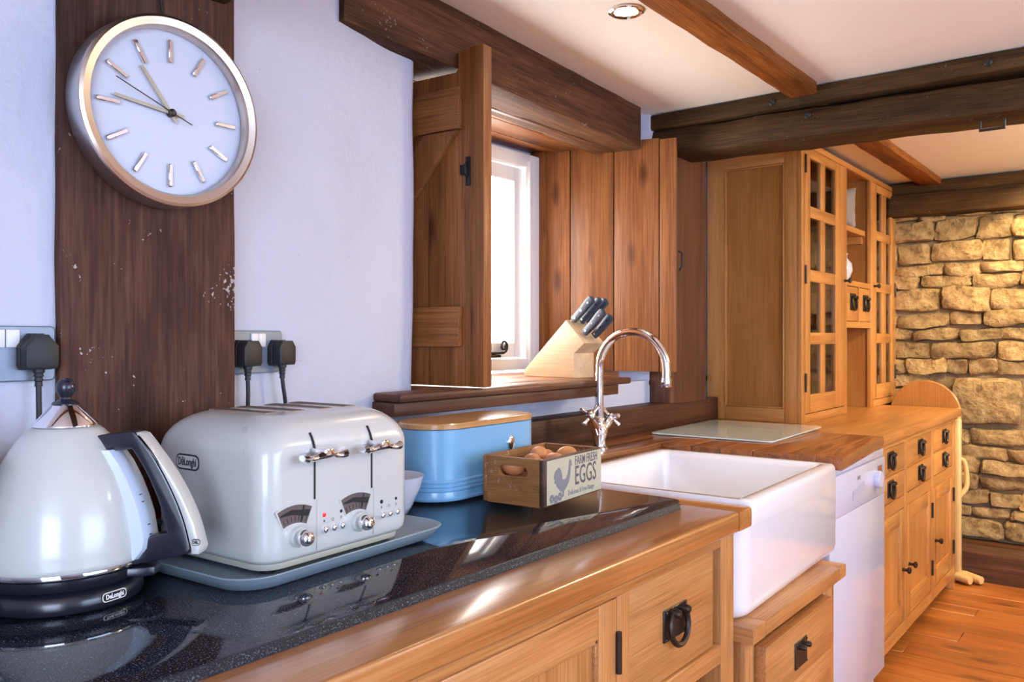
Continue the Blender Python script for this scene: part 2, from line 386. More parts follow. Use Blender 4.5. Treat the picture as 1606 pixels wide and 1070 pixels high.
# floor: boards run from the window wall towards the camera
fl = struct('floor', box(B(), -2.3, 5.4, -2.9, 1.75, -.06, -.012), FLOORW[1], 'varnished orange pine board floor')
x = -2.3; i = 0
while x < 5.2:
    w = random.uniform(.115, .15)
    y = -2.9 + random.uniform(-.6, 0)
    while y < 1.74:
        L = random.uniform(1.8, 2.9); y1 = min(y + L, 1.74); y0 = max(y, -2.9)
        if y1 - y0 > .05 and (x > 1.6 or i % 1 == 0):
            o = obj('floor_board', box(B(), -w / 2 + .0012, w / 2 - .0012, -(y1 - y0) / 2 + .001, (y1 - y0) / 2 - .001, -.012, random.uniform(-.0012, 0), .0015, 1), FLOORW[1], fl)
            o.location = (x + w / 2, (y0 + y1) / 2, 0)
        y = y1 + .0
        if y >= 1.74: break
    x += w; i += 1

def grid_wall(name, corners, nu, nv, amt, mat, label, seed=1, wave=0):
    """corners: list of (x,y) path; z0..z1 grid, wobbling plaster"""
    path, z0, z1 = corners
    bm = B(); rows = []
    for j in range(nv + 1):
        z = z0 + (z1 - z0) * j / nv; row = []
        for k in range(len(path) - 1):
            for i in range(nu[k] + (1 if k == len(path) - 2 else 0)):
                t = i / nu[k]
                row.append(bm.verts.new((path[k][0] + (path[k + 1][0] - path[k][0]) * t, path[k][1] + (path[k + 1][1] - path[k][1]) * t, z)))
        rows.append(row)
    for a, b in zip(rows, rows[1:]):
        for i in range(len(a) - 1): bm.faces.new((a[i], a[i + 1], b[i + 1], b[i]))
    jitter(bm, amt, 5, seed)
    return struct(name, bm, mat, label, normals=False, angle=60)
# window wall, built from its plaster stretches
grid_wall('wall_front', ([(-2.3, 1.425), (.62, 1.425)], -.02, ZC + .01), [40], 30, .004, PLASTER, 'white plaster wall beside the dark oak post', 1)
arc = [(.88, 1.452), (1.54, 1.592), (1.60, 1.603), (1.618, 1.615), (1.622, 1.64), (1.66, 2.14)]
grid_wall('wall_front', (arc, -.02, ZC + .01), [22, 3, 2, 2, 10], 70, .007, PLASTER, 'uneven white plaster wall between post and window', 3)
struct('wall_front', box(B(), 1.61, 5.3, 1.66, 2.2, -.02, 1.12), PLASTER, 'white plaster wall under the window sill')
rv = B(); prism(rv, [(3.03, 1.66), (5.3, 1.66), (5.3, 2.2), (2.88, 2.2), (2.88, 2.12)], 1.10, ZC + .01, 'z')
struct('wall_front', rv, PLASTER, 'white plaster wall at the far side of the window')
struct('wall_front', box(B(), 1.62, 3.1, 1.72, 2.2, 2.10, ZC + .02), PLASTER, 'plaster above the window niche')
struct('wall_front', box(B(), 1.62, 2.95, 2.10, 2.2, 2.045, 2.11), PLASTER, 'pink plaster strip over the window frame')
# the two walls behind the camera
struct('wall_left', box(B(), -2.3, -2.2, -2.9, 1.5, 0, ZC), PLASTER, 'plain plaster wall behind the camera at the kettle end')
struct('wall_back', box(B(), -2.3, 5.3, -2.9, -2.8, 0, ZC), PLASTER, 'plain plaster wall facing the window wall')
struct('ceiling', box(B(), -2.3, 3.16, -2.9, 2.2, ZC, ZC + .06), CEIL, 'smooth cream painted ceiling over the kitchen')
struct('ceiling', box(B(), 3.12, 5.4, -2.9, 2.2, 2.18, ZC + .06), CEIL, 'warm cream ceiling beyond the cross beam')

# end wall of coursed limestone
we = struct('wall_right', box(B(), 5.185, 5.35, -2.9, 1.75, -.02, ZC), MORTAR, 'rubble wall of honey coloured limestone with sandy mortar')
def stone(w, h, d, seed):
    bm = B(); nu, nv = 5, 4
    bmesh.ops.create_cube(bm, size=1)
    bmesh.ops.subdivide_edges(bm, edges=bm.edges[:], cuts=3, use_grid_fill=True)
    for v in bm.verts:
        p = v.co * 2
        k = .30
        # superellipsoid-like rounding
        n4 = (abs(p.x) ** 7 + abs(p.y) ** 7 + abs(p.z) ** 7) ** (1 / 7)
        p = p / n4 if n4 > 0 else p
        v.co = Vector((p.x * d / 2, p.y * w / 2, p.z * h / 2))
        q = noise.noise_vector(v.co * 9 + Vector((seed * 3.1, seed * 1.7, 0)))
        q2 = noise.noise_vector(v.co * 24 + Vector((seed, 0, seed * 2.2)))
        v.co += Vector((q.x * .030 + q2.x * .012, q.y * .020 + q2.y * .006, q.z * .018 + q2.z * .006))
    return bm
rs = random.Random(5)
big = (.60, .90, .84, 1.06)   # the large squared block
z = .20; k = 0
while z < 2.0:
    h = rs.choice([.06, .075, .09, .10, .115, .13]); 
    if z + h > 2.0: h = 2.0 - z
    if h < .03: break
    y = 1.64
    while y > -.85:
        w = rs.uniform(.10, .30) * (1.25 if h > .09 else 1)
        y0 = y - w
        zc = z + h / 2; yc = (y + y0) / 2
        inbig = (y0 < big[1] - .03 and y > big[0] + .03 and z < big[3] - .02 and z + h > big[2] + .02)
        if not inbig:
            hh = h * rs.uniform(.86, 1.02)
            s = obj('stone', stone(w + .004, hh + .003, .09 + rs.uniform(-.01, .02), k), STONE, we, angle=55)
            s.location = (5.18 + rs.uniform(-.012, .014), yc, zc + rs.uniform(-.006, .006)); s.rotation_euler = (rs.uniform(-.05, .05), 0, rs.uniform(-.04, .04))
            k += 1
        y = y0
    z += h
s = obj('stone', stone(.33, .245, .10, 99), STONE, we, angle=55); s.location = (5.165, .75, .95)
bl = B(); prism(bl, [(5.0, 0), (5.02, .145), (5.06, .178), (5.14, .19), (5.19, .185), (5.19, 0)], -2.8, 1.6, 'y'); jitter(bl, .004, 4, 2)
struct('baseboard_right', bl, LEDGE[1], 'dark brown wooden ledge along the foot of the stone wall', angle=30)

# timbers
p = rough_beam(ZC, .325, .10, .006, .003, 11, 40)
o = struct('trim_1', p, POST[0], 'broad dark brown oak post behind the clock'); o.location = (.7615, 1.463, 0); o.rotation_euler = (0, -pi / 2, 0)
o.rotation_euler = Matrix(((0, 1, 0), (0, 0, -1), (1, 0, 0))).transposed().to_euler() if False else (0, -pi / 2, 0)
bm = rough_beam(ZC, .325, .10, .006, .003, 11, 40)
bpy.data.objects.remove(o)
for v in bm.verts: v.co = Vector((v.co.y, v.co.z, v.co.x))
o = struct('trim_1', bm, POST[2], 'broad dark brown oak post behind the clock'); o.location = (.768, 1.408, 0)
bm = rough_beam(3.2, .30, .28, .012, .004, 12, 40)
for v in bm.verts: v.co = Vector((v.co.y, -v.co.x, v.co.z))
o = struct('trim_2', bm, CROSS[1], 'dark ceiling beam resting on the oak post'); o.location = (.765, 1.41, 1.93)
bm = rough_beam(1.63, .20, .17, .006, .004, 13, 30)
o = struct('trim_3', bm, BEAM[0], 'heavy brown oak lintel over the window'); o.location = (1.289, 1.620, 2.047); o.rotation_euler = (0, 0, radians(4.1))
bm = rough_beam(4.62, .099, .045, .006, .003, 14, 60)
o = struct('trim_4', bm, JOIST[0], 'orange stained ceiling joist over the kitchen'); o.location = (-1.6, 1.026, 2.173)
bm = rough_beam(2.0, .105, .042, .006, .003, 24, 30)
o = struct('trim_12', bm, JOIST[0], 'orange stained ceiling joist beside the dresser'); o.location = (3.1, 1.015, 2.145)
# cross beam: squared top board over a rounder log
bm = rough_beam(4.2, .20, .062, .008, .003, 15, 50)
for v in bm.verts: v.co = Vector((v.co.y, -v.co.x, v.co.z))
o = struct('trim_5', bm, CROSS[1], 'dark squared beam across the ceiling'); o.location = (3.145, 1.70, 2.150)
bm = rough_beam(4.2, .22, .125, .045, .007, 16, 60)
for v in bm.verts: v.co = Vector((v.co.y, -v.co.x, v.co.z))
o = struct('trim_6', bm, CROSS[1], 'rounded dark log under the squared ceiling beam'); o.location = (3.165, 1.70, 2.038); o.rotation_euler = (radians(1.2), 0, 0)
bm = rough_beam(1.03, .34, .12, .01, .004, 17, 14)
for v in bm.verts: v.co = Vector((v.co.y, v.co.z, v.co.x))
o = struct('trim_7', bm, DARKPINE[2], 'dark post between the open shutter and the dresser'); o.location = (3.205, 1.565, 1.028)
o.scale = (1, 1, 1.0)
bm = rough_beam(4.3, .12, .07, .006, .003, 18, 30)
for v in bm.verts: v.co = Vector((v.co.y, -v.co.x, v.co.z))
o = struct('trim_8', bm, CROSS[1], 'upper dark beam above the stone wall'); o.location = (5.13, 1.66, 2.10)
bm = rough_beam(4.3, .16, .125, .02, .005, 19, 30)
for v in bm.verts: v.co = Vector((v.co.y, -v.co.x, v.co.z))
o = struct('trim_9', bm, CROSS[1], 'lower dark beam above the stone wall'); o.location = (5.12, 1.66, 1.98)
o = struct('trim_10', box(B(), 1.78, 3.50, 1.566, 1.665, .93, 1.03, .006), LEDGE[0], 'dark wooden upstand behind the sink')
jb = B()
for (yy, zz) in ((1.05, 2.145), (.43, 2.152), (.95, 2.06)): lathe(jb, [(.012, 0), (.014, .004), (.008, .009)], 12, (0, 0, 0), 'x')
jb.free()
for (yy, zz) in ((1.15, 2.178), (.44, 2.182), (1.02, 2.11)):
    b_ = obj('beam_bolt', lathe(B(), [(.013, 0), (.013, -.005), (.008, -.009)], 14, (0, 0, 0), 'x'), IRON, bpy.data.objects['trim_5']); b_.location = (3.046 - 3.145 if zz > 2.15 else 3.055 - 3.145, yy - 1.70, zz - 2.150)

# niche soffit boards
sof = thing('niche_soffit', 'orange pine boards lining the top of the window niche', None, (0, 0, 0), kind='structure')
for (a, b) in ((1.745, 1.86), (1.863, 1.985), (1.988, 2.10)):
    obj('soffit_board', box(B(), 1.66, 2.90, a, b, 2.073, 2.098, .003), PINE[0], sof)
obj('soffit_batten', box(B(), 1.66, 2.72, 1.722, 1.745, 2.045, 2.098, .003), DARKPINE[0], sof)

# window
win = thing('window_1', 'small white painted casement window in the deep niche', None, kind='structure')
fr = B()
box(fr, 2.735, 2.80, 2.05, 2.12, 1.165, 2.05, .004); box(fr, 1.80, 1.86, 2.05, 2.12, 1.165, 2.05, .004)
box(fr, 1.86, 2.735, 2.05, 2.12, 1.995, 2.05, .004); box(fr, 1.86, 2.735, 2.05, 2.12, 1.165, 1.21, .004)
obj('window_frame', fr, WHITE, win)
obj('frame_bead', box(B(), 2.715, 2.735, 2.035, 2.06, 1.18, 2.02, .003), WHITE, win)
ss = B(); box(ss, 2.655, 2.712, 2.07, 2.105, 1.215, 1.99, .004); box(ss, 1.865, 1.925, 2.07, 2.105, 1.215, 1.99, .004)
box(ss, 1.925, 2.655, 2.07, 2.105, 1.93, 1.99, .004); box(ss, 1.925, 2.655, 2.07, 2.105, 1.215, 1.275, .004); box(ss, 2.27, 2.30, 2.075, 2.10, 1.275, 1.93, .003)
obj('sash', ss, WHITE, win)
for (a, b) in ((1.925, 2.27), (2.30, 2.655)): obj('pane', box(B(), a, b, 2.086, 2.090, 1.275, 1.93), GLASS, win)
st = B(); tube(st, [(2.40, 2.055, 1.232), (2.56, 2.05, 1.236)], .006, 8)
cu = [(2.56 + .028 * t / 6 * 0 + .024 * (1 - t / 22) * sin(t * .55), 2.048, 1.262 - .026 * (1 - t / 22) * cos(t * .55)) for t in range(0, 17)]
tube(st, cu, .005, 8); box(st, 2.45, 2.54, 2.045, 2.062, 1.218, 1.228, .002)
obj('window_catch', st, IRON, win)
# sill
sl = thing('window_sill', 'dark brown wooden window sill with moulded edge', None, kind='structure')
for (a, b) in ((1.47, 1.575), (1.577, 1.74), (1.742, 1.90), (1.902, 2.06)):
    obj('sill_board', box(B(), 1.432 if a < 1.5 else 1.63, 2.56 if a < 1.5 else 2.93 if a > 1.70 else 2.60, a, b, 1.134, 1.156, .008 if a < 1.5 else .002), DARKPINE[0] if a < 1.5 else PINE[0], sl)
obj('sill_apron', box(B(), 1.428, 2.50, 1.488, 1.66, 1.099, 1.1335, .004), DARKPINE[0], sl)

# ================================================================== SHUTTERS
# left leaf: braced face towards the camera; local x = from free edge (0) into the niche, local y = thickness, z up
sh = thing('window_shutter', 'dark stained shutter with diagonal brace and iron latch standing open', 'shutter', (1.742, 1.450, 1.160), radians(90 + 5))
Hs = .935; Hl = .875
pk = B(); prism(pk, [(.045, 0), (.195, 0), (.195, Hl), (.100, Hl), (.092, Hl + .01), (.092, Hs - .004), (.045, Hs)], -.012, .012, 'y', .002); obj('plank', pk, PINE[2], sh)
for (a, b) in ((.198, .37), (.373, .545)): obj('plank', box(B(), a, b, -.012, .012, 0, Hl, .003), PINE[2], sh)
obj('edge_strip', box(B(), 0, .044, -.020, .020, 0, Hs, .003), PINE[2], sh)
obj('rail', box(B(), .075, .545, .0122, .034, .712, .828, .004), PINE[0], sh)
obj('rail', box(B(), .075, .545, .0122, .034, .11, .222, .004), PINE[0], sh)
br = B(); prism(br, [(.085, .709), (.20, .709), (.545, .30), (.545, .225), (.50, .225)], .0122, .032, 'y', .003)
obj('brace', br, PINE[2], sh)
lt = B(); box(lt, .047, .063, .0122, .017, .555, .635, .001); box(lt, .055, .078, .015, .024, .585, .612, .001); tube(lt, [(.056, .018, .578), (.056, .028, .585), (.056, .028, .612), (.056, .018, .62)], .003, 8)
obj('latch', lt, IRON, sh)
# right leaf: plain boarded face; local x from hinge (0) to free edge, facing the camera
a = atan2(1.51 - 2.075, 2.985 - 2.844)
sr = thing('window_shutter', 'sunlit knotty pine shutter of four boards behind the knives', 'shutter', (2.844, 2.075, 1.160), a)
for (p0, p1) in ((.004, .139), (.143, .327), (.331, .514), (.518, .583)):
    obj('plank', box(B(), p0, p1, -.024, 0, 0, .925 + random.uniform(-.004, .004), .003), PINE[2], sr)
obj('rail', box(B(), .03, .55, .0005, .022, .11, .22, .004), PINE[0], sr); obj('rail', box(B(), .03, .55, .0005, .022, .70, .81, .004), PINE[0], sr)
lt = B(); tube(lt, [(.585, .004, .48), (.60, .006, .47), (.60, .006, .42), (.590, .006, .40)], .004, 8); obj('latch', lt, IRON, sr)
lin = B(); box(lin, 2.80, 2.838, 2.03, 2.10, 1.158, 2.072, .003)
struct('trim_11', lin, PINE[2], 'pine lining strip beside the window frame')

# ================================================================== NEAR COUNTER
ZO, ZG = .912, .923
nu = thing('base_cabinet', 'honey oak base cabinet under the black granite slab', 'cabinet', (0, 0, 0))
YF = .742
f = B()
obj('post', box(B(), 1.671, 1.739, YF, YF + .07, .0, .866, .003), OAK[2], nu)
obj('post', box(B(), 1.671, 1.739, 1.30, 1.37, .0, .866, .003), OAK[2], nu)
obj('top_rail', box(B(), -.5, 1.671, YF, YF + .03, .847, .866, .002), OAK[0], nu)
obj('stile', box(B(), 1.2415, 1.284, YF, YF + .04, .02, .847, .002), OAK[2], nu)
obj('side_panel', box(B(), 1.70, 1.72, YF + .07, 1.30, .05, .866), OAK[2], nu)
obj('rail', box(B(), 1.284, 1.671, YF, YF + .05, .598, .64, .003), OAK[0], nu)
obj('shelf', box(B(), -.5, 1.70, YF + .05, 1.36, .36, .38), OAK[0], nu)
obj('plinth', box(B(), -.5, 1.671, YF + .05, YF + .07, 0, .10), OAK[0], nu)
obj('back_panel', box(B(), -.5, 1.70, 1.365, 1.375, .05, .866), OAK[2], nu)
d = obj('drawer', box(B(), 1.286, 1.641, YF + .004, YF + .026, .643, .8465, .003), OAK[0], nu)
db = box(B(), 1.32, 1.63, YF + .026, 1.2, .66, .83); obj('drawer_box', db, OAK[0], nu)
def ring_handle(parent, cx, y, cz, w, h, ring=True):
    pl = B(); box(pl, cx - w / 2, cx + w / 2, y - .003, y, cz - h / 2, cz + h / 2, .002, 1)
    for sx in (-1, 1):
        for sz in (-1, 1): sphere(pl, (cx + sx * w * .41, y - .003, cz + sz * h * .41), .0028 * w / .07, 8, 6)
    p = obj('handle_plate', pl, BRONZE, parent)
    s = w / .07; q = B()
    for sx in (-1, 1): obj('stud', lathe(B(), [(.006 * s, 0), (.006 * s, -.012 * s), (.004 * s, -.015 * s)], 10, (cx + sx * .014 * s, y - .003, cz + .016 * s), 'y'), BRONZE, p)
    if ring:
        pts = [(cx + .026 * s * sin(t), y - .010 * s + .002 * s * (1 - cos(t)), cz - .004 * s + .026 * s * -cos(t)) for t in [(-.80 + 1.6 * i / 20) * pi for i in range(21)]]
        tube(q, pts, .0042 * s, 8); obj('ring_pull', q, BRONZE, p)
    else: q.free()
ring_handle(d, 1.464, YF + .004, .744, .098, .062 * 1.0 + .0)
def panel_door(parent, x0, x1, z0, z1, y, fw, mats, th=.022, rec=.009, name='door'):
    """framed door: stiles, rails and a recessed panel, its front at y"""
    dr = obj(name, box(B(), x0, x0 + fw, y, y + th, z0, z1, .002), mats[2], parent)
    obj('stile', box(B(), x1 - fw, x1, y, y + th, z0, z1, .002), mats[2], dr)
    for (a, b) in ((z0, z0 + fw * 1.15), (z1 - fw, z1)): obj('rail', box(B(), x0 + fw, x1 - fw, y + .0005, y + th, a, b, .002), mats[0], dr)
    pn = B(); box(pn, x0 + fw - .001, x1 - fw + .001, y + rec, y + th - .003, z0 + fw, z1 - fw + .001)
    obj('panel', pn, mats[2], dr)
    bd = B()
    for (a, b, c_, e) in ((x0 + fw, x0 + fw + .008, z0 + fw * 1.15, z1 - fw), (x1 - fw - .008, x1 - fw, z0 + fw * 1.15, z1 - fw)): box(bd, a, b, y + .003, y + rec + .002, c_, e, .002)
    for (c_, e) in ((z1 - fw - .008, z1 - fw), (z0 + fw * 1.15, z0 + fw * 1.15 + .008)): box(bd, x0 + fw, x1 - fw, y + .003, y + rec + .002, c_, e, .002)
    obj('bead', bd, mats[0], dr)
    return dr
d1 = panel_door(nu, .72, 1.239, .11, .845, YF, .056, OAK)
panel_door(nu, .19, .716, .11, .845, YF, .056, OAK)
hb = B(); lathe(hb, [(.0055, -.036), (.0055, .036)], 12, (1.2405, YF - .004, .751)); 
obj('hinge', hb, BRONZE, d1)
# oak worktop lipping around the granite
wt = thing('worktop', 'thick oak worktop edging around the granite inset', 'worktop')
fo = B(); box(fo, -.6, 1.745, .731, .872, .867, ZO, .007, 3); o1 = obj('front_board', fo, OAKTOP[0], wt)
eo = B(); prism(eo, [(1.7455, .731), (1.812, .731), (1.822, .741), (1.797, 1.40), (1.7455, 1.40)], .867, ZO, 'z', .005); obj('end_board', eo, OAKTOP[1], wt)
obj('support_board', box(B(), -.6, 1.745, .8725, 1.405, .867, .897), OAKTOP[0], wt)
gr = B(); pts = [(-.6, .858), (1.70, .858)] + [(1.70 + .045 * sin(t * pi / 12), .903 - .045 * cos(t * pi / 12)) for t in range(1, 7)] + [(1.745, 1.402), (-.6, 1.402)]
prism(gr, pts, .8975, ZG, 'z', .0015)
gs_ = obj('granite_slab', gr, GRANITE)
ge_ = B(); prism(ge_, [(.8455, .9115), (.8455, .914), (.853, .9228), (.8585, .9228), (.8585, .9115)], -.6, 1.69, 'x'); obj('rough_edge', ge_, GRANITER, gs_)
tag(gs_, 'polished black speckled granite slab set into the oak worktop', 'granite slab')

# ================================================================== SINK AND ITS CABINET
sk = thing('belfast_sink', 'white glazed fireclay sink with deep square front', 'sink', (1.775, .735, 0), radians(1.9))
def sinkring(i, z, left=None, r=.03):
    w, dd = .772, .588
    x0, x1, y0, y1 = i, w - i, i, dd - i
    if left is not None: x0 = left
    pts = []
    r_ = max(r - i * .2, .012)
    def corner(cx, cy, a0, rx, ry):
        for k in range(6): 
            a = a0 + pi / 2 * k / 5; pts.append((cx + rx * cos(a), cy + ry * sin(a), z))
    corner(x1 - r_, y1 - r_, 0, r_, r_); corner(x0 + r_, y1 - r_, pi / 2, r_, r_)
    cx = (.05 if i < .02 else r_) if left is None else .014; cyy = .03 if i < .02 else r_
    corner(x0 + cx, y0 + cyy, pi, cx, cyy); corner(x1 - r_, y0 + r_, 3 * pi / 2, r_, r_)
    return [Vector(p) for p in pts]
bm = B()
zt = .921; zb = .655
loft(bm, [sinkring(.03, zb), sinkring(.012, zb + .003), sinkring(.003, zb + .014), sinkring(0, zb + .03), sinkring(0, .8655), sinkring(0, .866, .0515), sinkring(0, zt - .016, .0515), sinkring(.002, zt - .007, .053), sinkring(.008, zt, .057), sinkring(.035, zt, .074), sinkring(.042, zt - .005, .080), sinkring(.046, zt - .018, .083), sinkring(.056, zb + .075, .093), sinkring(.066, zb + .055, .103), sinkring(.09, zb + .045, .125)])
obj('basin', bm, CERAMIC, sk, angle=50)
obj('waste', lathe(B(), [(.045, .7015), (.045, .705), (.03, .703), (.028, .7025)], 24, (.38, .40, 0)), CHROME, sk)
sc = thing('sink_cabinet', 'oak cabinet with projecting drawers below the sink', 'cabinet')
obj('top_slab', box(B(), 1.834, 2.385, .706, 1.34, .618, .654, .003), OAK[0], sc)
obj('slab_end', box(B(), 1.760, 1.833, .706, 1.34, .617, .654, .003), OAK[1], sc)
obj('slab_end', box(B(), 2.387, 2.44, .706, 1.34, .618, .6535, .003), OAK[1], sc)
obj('stile', box(B(), 1.770, 1.82, .728, .78, 0, .6165, .003), OAK[2], sc)
obj('stile', box(B(), 2.31, 2.40, .728, .78, 0, .6175, .003), OAK[2], sc)
obj('rail', box(B(), 1.82, 2.31, .730, .76, .597, .617, .002), OAK[0], sc)
obj('carcass', box(B(), 1.775, 2.53, .80, 1.33, .0, .6165), OAK[0], sc)
dd = obj('drawer', box(B(), 1.826, 2.305, .703, .735, .458, .594, .003), OAK[0], sc)
ring_handle(dd, 2.052, .703, .517, .085, .066, ring=False)
dd2 = obj('drawer', box(B(), 1.826, 2.305, .709, .735, .10, .4535, .003), OAK[0], sc)
ring_handle(dd2, 2.052, .709, .30, .085, .066)

# worktop round the sink
ZA = .935
w2 = thing('worktop', 'dark iroko worktop with rough cut edges around the white sink', 'worktop')
obj('stave', box(B(), 1.80, 3.22, 1.455, 1.566, .897, ZA - .0005, .002), TOPW[0], w2)
obj('stave', box(B(), 1.823, 3.22, 1.352, 1.4535, .897, ZA, .002), TOPW[0], w2)
for k, (a, b) in enumerate(((1.245, 1.3505), (1.14, 1.2435), (1.03, 1.1385), (.92, 1.0285), (.83, .9185))):
    obj('stave', box(B(), 2.556 + .003 * (k % 2), 3.215, a, b, .897, ZA - .0006 * (k % 2), .0025), TOPW[0], w2)
fb = B(); prism(fb, [(2.556, .752), (3.222, .80), (3.222, .8285), (2.556, .8285)], .897, ZA, 'z', .002); obj('front_stave', fb, TOPW[0], w2)
# dishwasher
dw = thing('dishwasher', 'white slimline dishwasher between the sink and the dresser', 'dishwasher', (0, 0, 0))
obj('body', box(B(), 2.60, 3.20, .83, 1.40, .02, .893), APPLIANCE, dw)
obj('top_strip', box(B(), 2.572, 3.2005, .796, .829, .868, .894, .002), APPLIANCE, dw)
cp = B(); box(cp, 2.572, 3.20, .790, .829, .735, .866, .004)
o = obj('control_panel', cp, APPLIANCE, dw)
hr = B(); prism(hr, [(2.80, .795), (2.93, .812), (2.93, .787), (2.91, .782), (2.80, .765)], .7885, .7905, 'y'); obj('handle_recess', hr, plain('grey_recess', (.42, .42, .52), .5), o)
obj('program_knob', lathe(B(), [(.030, 0), (.030, -.016), (.027, -.020)], 28, (3.075, .790, .800), 'y'), APPLIANCE, o)
obj('display_window', box(B(), 3.10, 3.155, .7885, .7905, .765, .842, .001), plain('brown_window', (.20, .09, .05), .3), o)
obj('badge', box(B(), 2.855, 2.885, .789, .7905, .826, .838), INKL, o)
obj('door_panel', box(B(), 2.572, 3.20, .792, .829, .10, .733, .004), APPLIANCE, dw)
obj('kick_plate', box(B(), 2.60, 3.20, .84, .86, 0, .10), APPLIANCE, dw)

# ================================================================== SIDEBOARD AND DRESSER TOP
sb = thing('sideboard', 'long honey oak sideboard with six drawers and three doors', 'sideboard')
YS = .845; X0, X1 = 3.235, 4.80
tp = B(); box(tp, X0 - .01, 4.87, .825, 1.655, .885, .925, .004); obj('top_board', tp, SIDE[0], sb)
obj('carcass', box(B(), X0, X1, YS + .02, 1.65, .10, .884), SIDE[0], sb)
obj('top_rail', box(B(), X0, X1, YS, YS + .02, .862, .884), SIDE[0], sb)
cols = [(X0 + .03, 3.735), (3.775, 4.255), (4.295, 4.755)]
for xx in ((X0, X0 + .03), (3.735, 3.775), (4.255, 4.295)): obj('stile', box(B(), xx[0], xx[1], YS, YS + .02, .062, .862, .001), SIDE[2], sb)
for (xa, ya) in ((4.755, YS), (4.755, 1.58), (X0 + .003, 1.58), (X0 + .003, YS + .03)): obj('leg', box(B(), xa, xa + .045, ya, ya + .05, 0, .862 if ya < 1 and xa > 4 else .10, .003), SIDE[2], sb)
obj('mid_rail', box(B(), X0 + .03, 4.755, YS + .001, YS + .02, .59, .640), SIDE[0], sb)
obj('bottom_rail', box(B(), X0 + .03, 4.755, YS + .001, YS + .02, .062, .115), SIDE[0], sb)
for (a, b) in cols:
    obj('drawer_rail', box(B(), a, b, YS + .004, YS + .02, .747, .755), SIDE[0], sb)
    for (z0, z1) in ((.757, .860), (.643, .745)):
        dr = obj('drawer', box(B(), a + .003, b - .003, YS + .001, YS + .02, z0, z1, .002), SIDE[0], sb)
        ring_handle(dr, (a + b) / 2 + .005, YS + .001, (z0 + z1) / 2 + .004, .088, .066)
def knob(parent, x, y, z, r=.014, mat=BRONZE):
    return obj('knob', lathe(B(), [(r * .55, 0), (r * .4, -.012), (r * .5, -.018), (r, -.024), (r, -.030), (r * .6, -.034)], 16, (x, y, z), 'y'), mat, parent)
for i, (a, b) in enumerate(cols):
    dr = panel_door(sb, a + .003, b - .003, .118, .587, YS + .001, .065, SIDE, .019, .008)
    knob(dr, (b - .035) if i == 0 else (a + .035), YS + .001, .335)
    for zz in (.20, .47):
        if i > 0: obj('hinge', lathe(B(), [(.005, -.035), (.005, .035)], 10, (b + .002, YS - .003, zz + .02)), BRONZE, dr)
# dresser top
ht = thing('dresser_top', 'tall oak dresser top with glazed doors standing on the sideboard', 'dresser')
YH = 1.215; HX0, HX1 = 3.56, 5.165; ZT = 2.155; Z0 = .9255
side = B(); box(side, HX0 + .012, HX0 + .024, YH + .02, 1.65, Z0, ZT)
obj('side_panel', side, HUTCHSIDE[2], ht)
for (a, b) in ((YH + .0203, YH + .075), (1.565, 1.65)): obj('side_stile', box(B(), HX0, HX0 + .022, a, b, Z0, ZT, .003), SIDE[2], ht)
for (a, b) in ((Z0, Z0 + .06), (ZT - .10, ZT)): obj('side_rail', box(B(), HX0 + .001, HX0 + .022, YH + .075, 1.565, a, b, .003), SIDE[1], ht)
for (a, b) in ((YH + .0755, YH + .083), (1.557, 1.5645)): obj('side_bead', box(B(), HX0 - .002, HX0 + .013, a, b, Z0 + .06, ZT - .10, .003), SIDE[2], ht)
for (a, b) in ((Z0 + .0605, Z0 + .068), (ZT - .108, ZT - .1005)): obj('side_bead', box(B(), HX0 - .0015, HX0 + .013, YH + .083, 1.557, a, b, .003), SIDE[1], ht)
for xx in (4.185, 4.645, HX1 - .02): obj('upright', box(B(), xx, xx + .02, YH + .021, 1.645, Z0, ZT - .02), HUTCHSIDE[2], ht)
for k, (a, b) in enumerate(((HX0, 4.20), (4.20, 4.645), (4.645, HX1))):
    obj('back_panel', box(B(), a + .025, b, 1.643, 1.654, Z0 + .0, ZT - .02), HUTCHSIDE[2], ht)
obj('top_board', box(B(), HX0, HX1, YH, 1.654, ZT - .02, ZT), SIDE[0], ht)
obj('cornice', box(B(), HX0, HX1, YH - .001, YH + .02, 2.128, ZT, .002), SIDE[0], ht)
for (a, b) in ((HX0, HX0 + .045), (4.165, 4.21), (4.635, 4.68), (HX1 - .04, HX1)):
    obj('stile', box(B(), a, b, YH, YH + .02, Z0, 2.128, .001), SIDE[2], ht)
for (a, b) in ((HX0 + .045, 4.165), (4.68, HX1 - .04)): obj('plinth', box(B(), a, b, YH, YH + .02, Z0, .962, .002), SIDE[0], ht)
for (a, b) in ((HX0 + .024, 4.185), (4.665, HX1 - .02)):
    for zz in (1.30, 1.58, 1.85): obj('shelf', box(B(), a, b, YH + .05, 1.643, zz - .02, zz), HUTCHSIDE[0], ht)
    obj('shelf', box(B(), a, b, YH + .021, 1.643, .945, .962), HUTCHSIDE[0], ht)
rows = [(1.045, 1.266), (1.318, 1.543), (1.595, 1.824), (1.874, 2.085)]
